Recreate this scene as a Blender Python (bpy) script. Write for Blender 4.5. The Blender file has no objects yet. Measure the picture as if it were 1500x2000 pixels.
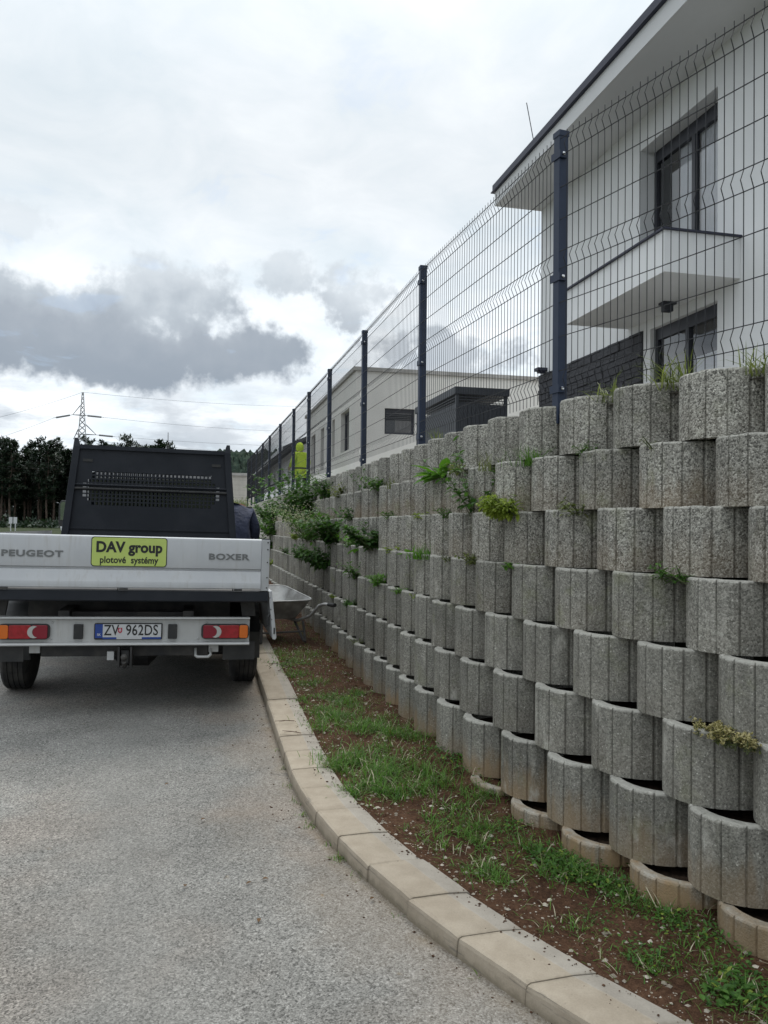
import bpy, bmesh, math, random
import numpy as np
from mathutils import Vector, Matrix, Euler
random.seed(7)
rng = np.random.default_rng(11)
SC = bpy.context.scene
COL = SC.collection
R = math.radians
PI = math.pi

# ------------------------------------------------------------------ camera
EYE = 1.565
F = 1560.0                      # focal length in photo pixels (1500 wide)
PITCH, ROLL = 0.0195, 0.0111
cam_data = bpy.data.cameras.new('camera')
cam_data.sensor_fit = 'HORIZONTAL'
cam_data.sensor_width = 36.0
cam_data.lens = F / 1500 * 36.0
cam_data.clip_start = 0.05
cam_data.clip_end = 6000
cam = bpy.data.objects.new('camera', cam_data)
COL.objects.link(cam)
CAMROT = Matrix.Rotation(PI / 2 + PITCH, 3, 'X') @ Matrix.Rotation(ROLL, 3, 'Z')
cam.matrix_world = Matrix.Translation((0, 0, EYE)) @ CAMROT.to_4x4()
SC.camera = cam

# ------------------------------------------------------------------ view
SC.view_settings.view_transform = 'Standard'
SC.view_settings.look = 'None'
SC.view_settings.gamma = 1.0
SC.view_settings.use_curve_mapping = False
SC.view_settings.exposure = 0.46

# ------------------------------------------------------------------ sun + sky
SUN_EL, SUN_AZ = R(52), R(12)           # azimuth from +Y (ahead) towards +X
sd = bpy.data.lights.new('sun', 'SUN')
sd.energy = 1.5
sd.angle = R(25)
sd.color = (1.0, 0.96, 0.9)
sun = bpy.data.objects.new('sun', sd)
COL.objects.link(sun)
sdir = Vector((math.sin(SUN_AZ) * math.cos(SUN_EL), math.cos(SUN_AZ) * math.cos(SUN_EL), math.sin(SUN_EL)))
sun.rotation_euler = sdir.to_track_quat('Z', 'Y').to_euler()
sun.location = (0, 0, 60)

W = bpy.data.worlds.new('World')
SC.world = W
W.use_nodes = True


class NT:
    """small helper to write node trees"""
    def __init__(self, tree):
        self.t = tree
        self.t.nodes.clear()

    def n(self, typ, **kw):
        nd = self.t.nodes.new(typ)
        for k, v in kw.items():
            setattr(nd, k, v)
        return nd

    def put(self, sock, v):
        if v is None:
            return
        if hasattr(v, 'is_output') or isinstance(v, bpy.types.NodeSocket):
            self.t.links.new(v, sock)
        else:
            if isinstance(v, (tuple, list)) and len(v) == 3 and sock.type == 'RGBA':
                v = (*v, 1)
            sock.default_value = v

    def m(self, op, a, b=None, c=None, clamp=False):
        nd = self.n('ShaderNodeMath', operation=op, use_clamp=clamp)
        for i, v in enumerate((a, b, c)):
            self.put(nd.inputs[i], v)
        return nd.outputs[0]

    def sstep(self, v, a, b, o0=0.0, o1=1.0):
        nd = self.n('ShaderNodeMapRange', interpolation_type='SMOOTHSTEP')
        self.put(nd.inputs['Value'], v)
        nd.inputs['From Min'].default_value = a
        nd.inputs['From Max'].default_value = b
        nd.inputs['To Min'].default_value = o0
        nd.inputs['To Max'].default_value = o1
        return nd.outputs[0]

    def lin(self, v, a, b, o0=0.0, o1=1.0):
        nd = self.n('ShaderNodeMapRange')
        self.put(nd.inputs['Value'], v)
        nd.inputs['From Min'].default_value = a
        nd.inputs['From Max'].default_value = b
        nd.inputs['To Min'].default_value = o0
        nd.inputs['To Max'].default_value = o1
        return nd.outputs[0]

    def noise(self, vec, scale, detail=3, rough=0.5, dim='3D', dist=0.0):
        nd = self.n('ShaderNodeTexNoise', noise_dimensions=dim)
        self.put(nd.inputs['Vector'], vec)
        nd.inputs['Scale'].default_value = scale
        nd.inputs['Detail'].default_value = detail
        nd.inputs['Roughness'].default_value = rough
        nd.inputs['Distortion'].default_value = dist
        return nd.outputs['Fac']

    def vor(self, vec, scale, feature='F1', out='Distance', rand=1.0):
        nd = self.n('ShaderNodeTexVoronoi', feature=feature)
        self.put(nd.inputs['Vector'], vec)
        nd.inputs['Scale'].default_value = scale
        nd.inputs['Randomness'].default_value = rand
        return nd.outputs[out]

    def mix(self, f, a, b, blend='MIX'):
        nd = self.n('ShaderNodeMix', data_type='RGBA', blend_type=blend)
        self.put(nd.inputs['Factor'], f)
        self.put(nd.inputs['A'], a) if False else self.put(nd.inputs[6], a)
        self.put(nd.inputs[7], b)
        return nd.outputs[2]

    def ramp(self, f, stops):
        nd = self.n('ShaderNodeValToRGB')
        self.put(nd.inputs[0], f)
        els = nd.color_ramp.elements
        while len(els) < len(stops):
            els.new(0.5)
        for e, (p, c) in zip(els, stops):
            e.position = p
            e.color = (*c, 1) if len(c) == 3 else c
        return nd.outputs[0]

    def comb(self, x, y, z):
        nd = self.n('ShaderNodeCombineXYZ')
        for i, v in enumerate((x, y, z)):
            self.put(nd.inputs[i], v)
        return nd.outputs[0]

    def sep(self, v):
        nd = self.n('ShaderNodeSeparateXYZ')
        self.put(nd.inputs[0], v)
        return nd.outputs

    def bump(self, h, strength, dist, normal=None):
        nd = self.n('ShaderNodeBump')
        nd.inputs['Strength'].default_value = strength
        nd.inputs['Distance'].default_value = dist
        self.put(nd.inputs['Height'], h)
        self.put(nd.inputs['Normal'], normal)
        return nd.outputs[0]


def build_world():
    T = NT(W.node_tree)
    out = T.n('ShaderNodeOutputWorld')
    bg = T.n('ShaderNodeBackground')
    bg.inputs['Strength'].default_value = 0.12
    T.t.links.new(bg.outputs[0], out.inputs[0])
    sky = T.n('ShaderNodeTexSky', sky_type='NISHITA')
    sky.sun_disc = False
    sky.sun_elevation = SUN_EL
    sky.sun_rotation = SUN_AZ
    sky.altitude = 400
    tc = T.n('ShaderNodeTexCoord')
    d = tc.outputs['Generated']
    x, y, z = T.sep(d)
    az = T.m('MULTIPLY', T.m('ARCTAN2', x, y), 180 / PI)
    el = T.m('MULTIPLY', T.m('ARCSINE', z), 180 / PI)
    # cloud sheet seen from below: project on a high layer so it flattens to the horizon
    zc = T.m('MAXIMUM', z, 0.0)
    den = T.m('ADD', zc, 0.16)
    lay = T.comb(T.m('DIVIDE', x, den), T.m('DIVIDE', y, den), 0.0)
    n1 = T.noise(lay, 1.15, 6, 0.52, dist=0.3)
    n2 = T.noise(lay, 4.2, 6, 0.58, dist=0.5)
    # fluffy detail in direction space
    n3 = T.noise(d, 8.0, 3, 0.5)
    n4 = T.noise(d, 22.0, 4, 0.55)
    n5 = T.noise(d, 60.0, 4, 0.6)
    # ---- high overcast sheet: pale white and faint blue grey
    sheet = T.m('ADD', T.m('MULTIPLY', n1, 0.62), T.m('MULTIPLY', n2, 0.38))
    base = T.ramp(sheet, [(0.32, (0.585, 0.65, 0.70)), (0.44, (0.68, 0.725, 0.76)), (0.53, (0.76, 0.785, 0.81)), (0.66, (0.88, 0.89, 0.90))])
    glow = T.sstep(el, 11, 25, 1.22, 1.0)
    # ---- cumulus banks near the horizon
    w3 = T.m('SUBTRACT', n3, 0.5)
    w4 = T.m('SUBTRACT', n4, 0.5)
    w5 = T.m('SUBTRACT', n5, 0.5)
    warp = T.m('MULTIPLY', w3, 2.3)
    big_w = T.m('ADD', T.m('MULTIPLY', w3, 2.0), T.m('ADD', T.m('MULTIPLY', w4, 1.7), T.m('MULTIPLY', w5, 0.9)))
    small_w = T.m('ADD', T.m('MULTIPLY', w4, 4.2), T.m('MULTIPLY', w5, 2.6))

    def blob(a0, e0, ra, re, w, soft=0.5):
        qa = T.m('DIVIDE', T.m('SUBTRACT', az, a0), ra)
        qe = T.m('DIVIDE', T.m('SUBTRACT', el, e0), re)
        q = T.m('ADD', T.m('MULTIPLY', qa, qa), T.m('MULTIPLY', qe, qe))
        q = T.m('ADD', q, w)
        return T.sstep(q, 1.0 + soft * 0.3, 1.0 - soft, 0.0, 1.0)
    b = blob(-20.5, 12.3, 15.5, 3.1, big_w)
    for a0, e0, ra, re in ((-16.0, 14.6, 6.0, 4.4), (-24, 13.2, 8, 3.4), (-10.5, 11.8, 6.0, 2.3), (24, 11, 13, 3.2)):
        b = T.m('MAXIMUM', b, blob(a0, e0, ra, re, big_w))
    for a0, e0, ra, re, k in ((-7.4, 17.5, 2.2, 1.8, 0.7), (-2.4, 16.2, 3.0, 2.1, 0.8), (3.5, 11.6, 6.5, 2.2, 0.6), (-26, 19.0, 3.0, 1.4, 0.4)):
        b = T.m('MAXIMUM', b, T.m('MULTIPLY', blob(a0, e0, ra, re, small_w, 0.9), k))
    # the same kind of bank goes on all round the horizon
    ring = T.noise(T.comb(T.m('MULTIPLY', az, 0.055), T.m('MULTIPLY', el, 0.11), 3.0), 1.0, 6, 0.55)
    side = T.sstep(T.m('ABSOLUTE', az), 30, 42, 0.0, 1.0)
    band = T.m('MULTIPLY', T.sstep(el, 22, 12), T.sstep(el, 3, 8))
    ringm = T.m('MULTIPLY', T.m('MULTIPLY', T.sstep(ring, 0.46, 0.62), band), side)
    b = T.m('MAXIMUM', b, ringm)
    # dark flat bases, lighter shoulders
    shade = T.sstep(T.m('ADD', el, T.m('ADD', T.m('MULTIPLY', w3, 7.0), T.m('MULTIPLY', w4, 6.0))), 9.5, 18.5, 0.0, 1.0)
    ccol = T.ramp(shade, [(0.0, (0.27, 0.31, 0.365)), (0.4, (0.335, 0.37, 0.42)), (0.75, (0.46, 0.50, 0.545)), (1.0, (0.62, 0.655, 0.69))])
    # ---- grey streaks low over the horizon
    low = T.noise(T.comb(T.m('MULTIPLY', az, 0.11), T.m('MULTIPLY', el, 0.33), 8.0), 1.0, 6, 0.6)
    lowm = T.m('MULTIPLY', T.sstep(low, 0.42, 0.62), T.sstep(el, 11.5, 7.5))
    lowc = T.ramp(T.noise(d, 14, 5, 0.5), [(0.35, (0.45, 0.49, 0.54)), (0.65, (0.60, 0.63, 0.67))])
    col = T.mix(1.0, base, T.comb(glow, glow, glow), 'MULTIPLY')
    col = T.mix(T.m('MULTIPLY', lowm, 0.85), col, lowc)
    col = T.mix(T.m('MULTIPLY', b, 0.93), col, ccol)
    # overcast skies brighten towards the zenith
    zen = T.sstep(el, 22, 80, 1.0, 2.3)
    col = T.mix(1.0, col, T.comb(zen, T.m('MULTIPLY', zen, 0.985), T.m('MULTIPLY', zen, 0.95)), 'MULTIPLY')
    # units of the physical sky (strength 0.12)
    col = T.mix(1.0, col, (6.75, 7.05, 7.45), 'MULTIPLY')
    # thin gaps: a little clear sky shines through
    gap = T.m('MULTIPLY', T.sstep(n2, 0.40, 0.30), 0.15)
    col = T.mix(gap, col, sky.outputs[0])
    T.t.links.new(col, bg.inputs[0])


build_world()


def px_dir(px, py):
    v = CAMROT @ Vector(((px - 750) / F, -(py - 1000) / F, -1.0))
    return v.normalized()


def px_ground(px, py, z=0.0):
    d = px_dir(px, py)
    t = (z - EYE) / d.z
    return Vector((d.x * t, d.y * t, z))


def px_depth(px, py, depth):
    d = px_dir(px, py)
    t = depth / d.y
    return Vector((d.x * t, depth, EYE + d.z * t))


# ------------------------------------------------------------------ road / wall plan
A = R(13.19)
TX, TY = math.sin(A), -math.cos(A)      # along the wall, towards the camera
NX, NY = math.cos(A), math.sin(A)       # away from the road


def make_path(k0, z0, rad):
    P0 = (k0 - math.tan(A) * z0, z0)
    C = (P0[0] + rad * NX, P0[1] + rad * NY)

    def path(o, s):
        """point and heading at distance s along the line offset by o from the kerb"""
        r = rad - o
        if s <= 0:
            return P0[0] + o * NX + s * TX, P0[1] + o * NY + s * TY, 0.0
        th = s / r
        return (C[0] - r * (math.cos(th) * NX - math.sin(th) * TX),
                C[1] - r * (math.cos(th) * NY - math.sin(th) * TY), th)
    return path


wall_path = make_path(0.5807, 5.4633, 9.474)
kerb_path = make_path(0.58, 4.9, 5.75)


def gz(y):
    """height of the road: it climbs gently away from the camera"""
    return 0.033 * (min(32.0, max(-12.0, y)) - 3.2)


WALL_O, SETB, BW, BH = 0.8494, 0.0542, 0.4335, 0.30
TOPZ = EYE + 0.7044                     # top of the upper block row
PH = dict(A=.4527, B=.7045, C=.4882, D=1.1078, E=.9038, F=1.1125, G=1.3055, H=1.5025)
ROWS = 'ABCDEFGH'


def row_off(i):
    return WALL_O + SETB * (7 - i)


def row_top(i):
    return TOPZ - BH * i


def wall_s(px, o, z):
    """distance along a wall line at which photo column px meets it"""
    best = None
    lo, hi = -60.0, 4.6
    for _ in range(60):
        mid = (lo + hi) / 2
        x, y, th = wall_path(o, mid)
        v = CAMROT.transposed() @ Vector((x, y, z - EYE))
        u = 750 + F * v.x / -v.z
        if u < px:
            lo = mid
        else:
            hi = mid
    return (lo + hi) / 2


# ------------------------------------------------------------------ mesh helpers
class MB:
    def __init__(self):
        self.v, self.f, self.mi = [], [], []

    def add(self, vs, fs, mi=0):
        o = len(self.v)
        self.v.extend([tuple(p) for p in vs])
        for f in fs:
            self.f.append([i + o for i in f])
            self.mi.append(mi)
        return self

    def box(self, x0, y0, z0, x1, y1, z1, mi=0, M=None):
        vs = [(x0, y0, z0), (x1, y0, z0), (x1, y1, z0), (x0, y1, z0), (x0, y0, z1), (x1, y0, z1), (x1, y1, z1), (x0, y1, z1)]
        if M is not None:
            vs = [tuple(M @ Vector(p)) for p in vs]
        return self.add(vs, [(0, 3, 2, 1), (4, 5, 6, 7), (0, 1, 5, 4), (1, 2, 6, 5), (2, 3, 7, 6), (3, 0, 4, 7)], mi)

    def prism_x(self, prof, x0, x1, mi=0):
        """profile of (y, z) points extruded along x"""
        n = len(prof)
        vs = [(x0, p[0], p[1]) for p in prof] + [(x1, p[0], p[1]) for p in prof]
        fs = [(i, (i + 1) % n, n + (i + 1) % n, n + i) for i in range(n)]
        fs += [tuple(range(n - 1, -1, -1)), tuple(range(n, 2 * n))]
        return self.add(vs, fs, mi)

    def prism_y(self, prof, y0, y1, mi=0):
        """profile of (x, z) points extruded along y"""
        n = len(prof)
        vs = [(p[0], y0, p[1]) for p in prof] + [(p[0], y1, p[1]) for p in prof]
        fs = [(i, n + i, n + (i + 1) % n, (i + 1) % n) for i in range(n)]
        fs += [tuple(range(n)), tuple(range(2 * n - 1, n - 1, -1))]
        return self.add(vs, fs, mi)

    def prism_z(self, prof, z0, z1, mi=0):
        n = len(prof)
        vs = [(p[0], p[1], z0) for p in prof] + [(p[0], p[1], z1) for p in prof]
        fs = [(i, (i + 1) % n, n + (i + 1) % n, n + i) for i in range(n)]
        fs += [tuple(range(n - 1, -1, -1)), tuple(range(n, 2 * n))]
        return self.add(vs, fs, mi)

    def tube(self, pts, r, n=6, mi=0, caps=True):
        pts = [Vector(p) for p in pts]
        rs = r if isinstance(r, (list, tuple)) else [r] * len(pts)
        vs, fs = [], []
        prev = None
        for i, p in enumerate(pts):
            if i == 0:
                d = pts[1] - p
            elif i == len(pts) - 1:
                d = p - pts[i - 1]
            else:
                d = (pts[i + 1] - p).normalized() + (p - pts[i - 1]).normalized()
            d.normalize()
            if prev is None:
                up = Vector((0, 0, 1)) if abs(d.z) < 0.9 else Vector((1, 0, 0))
                e1 = d.cross(up).normalized()
            else:
                e1 = (prev - d * prev.dot(d)).normalized()
            prev = e1
            e2 = d.cross(e1)
            for k in range(n):
                a = 2 * PI * (k + 0.5) / n
                vs.append(p + (e1 * math.cos(a) + e2 * math.sin(a)) * rs[i])
        for i in range(len(pts) - 1):
            for k in range(n):
                a, b = i * n + k, i * n + (k + 1) % n
                fs.append((a, b, b + n, a + n))
        if caps:
            fs.append(tuple(range(n - 1, -1, -1)))
            m = (len(pts) - 1) * n
            fs.append(tuple(range(m, m + n)))
        return self.add(vs, fs, mi)

    def lathe(self, prof, axis='X', c=(0, 0, 0), n=28, mi=0):
        """profile of (along, radius) points turned about an axis through c"""
        vs, fs = [], []
        for (l, r) in prof:
            for k in range(n):
                a = 2 * PI * k / n
                p, q = r * math.cos(a), r * math.sin(a)
                if axis == 'X':
                    vs.append((c[0] + l, c[1] + p, c[2] + q))
                elif axis == 'Y':
                    vs.append((c[0] + q, c[1] + l, c[2] + p))
                else:
                    vs.append((c[0] + p, c[1] + q, c[2] + l))
        for i in range(len(prof) - 1):
            for k in range(n):
                a, b = i * n + k, i * n + (k + 1) % n
                fs.append((a, b, b + n, a + n))
        fs.append(tuple(range(n - 1, -1, -1)))
        m = (len(prof) - 1) * n
        fs.append(tuple(range(m, m + n)))
        return self.add(vs, fs, mi)

    def ell(self, c, r, n=10, m=7, mi=0):
        vs, fs = [], []
        for i in range(m + 1):
            t = PI * i / m
            for k in range(n):
                a = 2 * PI * k / n
                vs.append((c[0] + r[0] * math.sin(t) * math.cos(a), c[1] + r[1] * math.sin(t) * math.sin(a), c[2] + r[2] * math.cos(t)))
        for i in range(m):
            for k in range(n):
                a, b = i * n + k, i * n + (k + 1) % n
                fs.append((a, a + n, b + n, b))
        return self.add(vs, fs, mi)

    def mesh(self, name, mats, smooth=False):
        me = bpy.data.meshes.new(name)
        me.from_pydata(self.v, [], self.f)
        for mt in (mats if isinstance(mats, (list, tuple)) else [mats]):
            me.materials.append(mt)
        if any(self.mi):
            me.polygons.foreach_set('material_index', self.mi)
        if smooth:
            me.polygons.foreach_set('use_smooth', [True] * len(me.polygons))
        me.update()
        return me


def link(name, me, parent=None, loc=None, rot=None):
    o = bpy.data.objects.new(name, me)
    COL.objects.link(o)
    if parent is not None:
        o.parent = parent
    if loc is not None:
        o.location = loc
    if rot is not None:
        o.rotation_euler = rot
    return o


def obj(name, mb, mats, parent=None, smooth=False, bevel=0.0, loc=None, rot=None, autosm=None):
    me = mb.mesh(name, mats, smooth)
    if bevel or autosm:
        bm = bmesh.new()
        bm.from_mesh(me)
        bmesh.ops.recalc_face_normals(bm, faces=bm.faces)
        if bevel:
            ed = [e for e in bm.edges if len(e.link_faces) == 2 and e.calc_face_angle(0) > R(25)]
            bmesh.ops.bevel(bm, geom=ed, offset=bevel, segments=2, profile=0.6, affect='EDGES', clamp_overlap=True)
        bm.to_mesh(me)
        bm.free()
        if autosm:
            me.polygons.foreach_set('use_smooth', [True] * len(me.polygons))
            me.set_sharp_from_angle(angle=R(autosm))
        me.update()
    return link(name, me, parent, loc, rot)


def empty(name, loc=(0, 0, 0), rot=(0, 0, 0)):
    o = bpy.data.objects.new(name, None)
    o.empty_display_size = 0.2
    COL.objects.link(o)
    o.location = loc
    o.rotation_euler = rot
    return o


def tag(o, label=None, cat=None, group=None, kind=None):
    if label:
        o['label'] = label
    if cat:
        o['category'] = cat
    if group:
        o['group'] = group
    if kind:
        o['kind'] = kind
    return o


def text_mesh(name, body, size, mat, extrude=0.001, offset=0.0, sx=1.0, spacing=1.0):
    cu = bpy.data.curves.new('text_tmp', 'FONT')
    cu.body = body
    cu.size = size
    cu.extrude = extrude
    cu.offset = offset
    cu.align_x = 'CENTER'
    cu.align_y = 'CENTER'
    cu.space_character = spacing
    cu.resolution_u = 4
    to = bpy.data.objects.new('text_tmp', cu)
    COL.objects.link(to)
    bpy.context.view_layer.update()
    dg = bpy.context.evaluated_depsgraph_get()
    me = bpy.data.meshes.new_from_object(to.evaluated_get(dg))
    bpy.data.objects.remove(to)
    bpy.data.curves.remove(cu)
    me.name = name
    me.materials.clear()
    me.materials.append(mat)
    # stand the text upright: x right, z up, facing -y
    co = np.empty(len(me.vertices) * 3)
    me.vertices.foreach_get('co', co)
    co = co.reshape(-1, 3)
    nc = np.stack([co[:, 0] * sx, -co[:, 2], co[:, 1]], 1)
    me.vertices.foreach_set('co', nc.ravel())
    me.update()
    return me


# ------------------------------------------------------------------ materials
def mat(name, col=(0.5, 0.5, 0.5), rough=0.6, metal=0.0, spec=0.5, build=None, **kw):
    m = bpy.data.materials.new(name)
    m.use_nodes = True
    T = NT(m.node_tree)
    out = T.n('ShaderNodeOutputMaterial')
    bs = T.n('ShaderNodeBsdfPrincipled')
    bs.inputs['Base Color'].default_value = (*col, 1)
    bs.inputs['Roughness'].default_value = rough
    bs.inputs['Metallic'].default_value = metal
    bs.inputs['Specular IOR Level'].default_value = spec
    for k, v in kw.items():
        bs.inputs[k].default_value = v
    T.t.links.new(bs.outputs[0], out.inputs[0])
    if build:
        build(T, bs)
    return m


def coords(T, which='Object'):
    return T.n('ShaderNodeTexCoord').outputs[which]


def grime(c1, c2, scale=6, detail=4, lo=0.35, hi=0.7, bump=0.0, bscale=60, bdist=0.002, which='Object', rough=None):
    def b(T, bs):
        co = coords(T, which)
        n = T.noise(co, scale, detail, 0.6)
        T.put(bs.inputs['Base Color'], T.mix(T.sstep(n, lo, hi), c1, c2))
        if rough:
            T.put(bs.inputs['Roughness'], T.lin(n, 0.3, 0.7, rough[0], rough[1]))
        if bump:
            T.put(bs.inputs['Normal'], T.bump(T.noise(co, bscale, 3, 0.6), bump, bdist))
    return b


def m_block():
    def b(T, bs):
        co = coords(T)
        oi = T.n('ShaderNodeObjectInfo')
        rnd = oi.outputs['Random']
        cr, cg, cb = (lambda s: (s[0], s[1], s[2]))(T.n('ShaderNodeSeparateColor').outputs) if False else (None, None, None)
        sc = T.n('ShaderNodeSeparateColor')
        T.t.links.new(oi.outputs['Color'], sc.inputs[0])
        stain, tone, lush = sc.outputs[0], sc.outputs[1], sc.outputs[2]
        foot_row = T.m('MULTIPLY', T.m('SUBTRACT', 1.0, oi.outputs['Alpha']), 0.20)
        off = T.n('ShaderNodeVectorMath', operation='ADD')
        T.put(off.inputs[0], co)
        T.put(off.inputs[1], T.comb(T.m('MULTIPLY', rnd, 37.0), T.m('MULTIPLY', rnd, 91.0), T.m('MULTIPLY', rnd, 13.0)))
        p = off.outputs[0]
        # exposed aggregate: chips of light and dark stone in grey matrix
        ve = T.n('ShaderNodeTexVoronoi')
        T.put(ve.inputs['Vector'], p)
        ve.inputs['Scale'].default_value = 135
        chipc = T.sep(ve.outputs['Color'])[0]
        chipd = ve.outputs['Distance']
        v2 = T.n('ShaderNodeTexVoronoi')
        T.put(v2.inputs['Vector'], p)
        v2.inputs['Scale'].default_value = 230
        fine = T.sep(v2.outputs['Color'])[1]
        big = T.noise(p, 5.0, 4, 0.6)
        mid = T.noise(p, 22.0, 3, 0.6)
        speck = T.m('ADD', T.m('MULTIPLY', chipc, 0.6), T.m('MULTIPLY', fine, 0.4))
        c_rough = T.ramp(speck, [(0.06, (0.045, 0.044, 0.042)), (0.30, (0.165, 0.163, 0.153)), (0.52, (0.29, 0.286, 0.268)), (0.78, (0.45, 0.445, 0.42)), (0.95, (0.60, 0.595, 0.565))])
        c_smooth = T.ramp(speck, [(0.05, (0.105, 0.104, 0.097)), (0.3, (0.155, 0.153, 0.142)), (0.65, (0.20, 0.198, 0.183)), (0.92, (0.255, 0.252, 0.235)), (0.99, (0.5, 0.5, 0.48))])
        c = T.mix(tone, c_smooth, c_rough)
        # blotchy weathering, vertical runs
        x, y, z = T.sep(p)
        runs = T.noise(T.comb(T.m('MULTIPLY', x, 16.0), T.m('MULTIPLY', y, 16.0), T.m('MULTIPLY', z, 2.2)), 1.0, 4, 0.6)
        lx, ly, lz = T.sep(co)
        wth = T.m('MULTIPLY', T.lin(runs, 0.3, 0.7, 0.78, 1.13), T.lin(big, 0.3, 0.7, 0.84, 1.12))
        wth = T.m('MULTIPLY', wth, T.lin(rnd, 0, 1, 0.78, 1.14))
        c = T.mix(1.0, c, T.comb(wth, wth, wth), 'MULTIPLY')
        # pale worn upper arris (bare cement)
        rim = T.m('MULTIPLY', T.sstep(T.m('ADD', lz, T.m('MULTIPLY', T.m('SUBTRACT', mid, 0.5), 0.03)), 0.284, 0.298), 0.55)
        c = T.mix(rim, c, (0.47, 0.465, 0.44))
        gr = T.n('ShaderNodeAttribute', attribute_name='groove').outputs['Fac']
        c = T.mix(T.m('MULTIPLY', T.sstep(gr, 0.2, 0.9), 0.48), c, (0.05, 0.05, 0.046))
        # soil splashed and bled on the foot of the block
        sn = T.m('ADD', T.m('MULTIPLY', T.m('SUBTRACT', runs, 0.5), 0.30), T.m('MULTIPLY', T.m('SUBTRACT', big, 0.5), 0.22))
        sm = T.sstep(T.m('SUBTRACT', T.m('ADD', lz, sn), foot_row), 0.21, 0.02)
        sm = T.m('MULTIPLY', sm, stain)
        c = T.mix(sm, c, (0.245, 0.175, 0.105))
        # weathering that runs on from block to block: damp dark sheets, lime bloom, drips under the joints
        wp = T.n('ShaderNodeNewGeometry').outputs['Position']
        wx, wy, wz = T.sep(wp)
        sheet = T.noise(T.comb(T.m('MULTIPLY', wx, 2.6), T.m('MULTIPLY', wy, 2.6), T.m('MULTIPLY', wz, 0.9)), 1.0, 5, 0.6)
        c = T.mix(T.sstep(sheet, 0.52, 0.68, 0, 0.42), c, T.mix(1.0, c, (0.55, 0.56, 0.53), 'MULTIPLY'))
        lime = T.m('MULTIPLY', T.sstep(T.noise(T.comb(T.m('MULTIPLY', wx, 7), T.m('MULTIPLY', wy, 7), T.m('MULTIPLY', wz, 3.2)), 1.0, 6, 0.7), 0.58, 0.74), 0.6)
        c = T.mix(lime, c, (0.46, 0.455, 0.43))
        drip = T.m('MULTIPLY', T.sstep(T.noise(T.comb(T.m('MULTIPLY', wx, 34), T.m('MULTIPLY', wy, 34), T.m('MULTIPLY', wz, 1.6)), 1.0, 4, 0.6), 0.58, 0.72), T.sstep(lz, 0.02, 0.30))
        c = T.mix(T.m('MULTIPLY', drip, 0.45), c, (0.085, 0.085, 0.07))
        # a breath of algae
        al = T.m('MULTIPLY', T.sstep(T.noise(p, 7.0, 4, 0.65), 0.52, 0.72), T.m('MULTIPLY', lush, 0.5))
        c = T.mix(al, c, (0.17, 0.185, 0.10))
        c = T.mix(1.0, c, (1.13, 1.105, 1.045), 'MULTIPLY')
        T.put(bs.inputs['Base Color'], c)
        h = T.m('ADD', T.m('MULTIPLY', T.m('SUBTRACT', 1.0, chipd), T.m('ADD', 0.3, T.m('MULTIPLY', tone, 0.7))), T.m('MULTIPLY', T.noise(p, 300, 2, 0.6), 0.4))
        T.put(bs.inputs['Normal'], T.bump(h, 0.75, 0.005))
    return mat('weathered_concrete', rough=0.95, spec=0.25, build=b)


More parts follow.
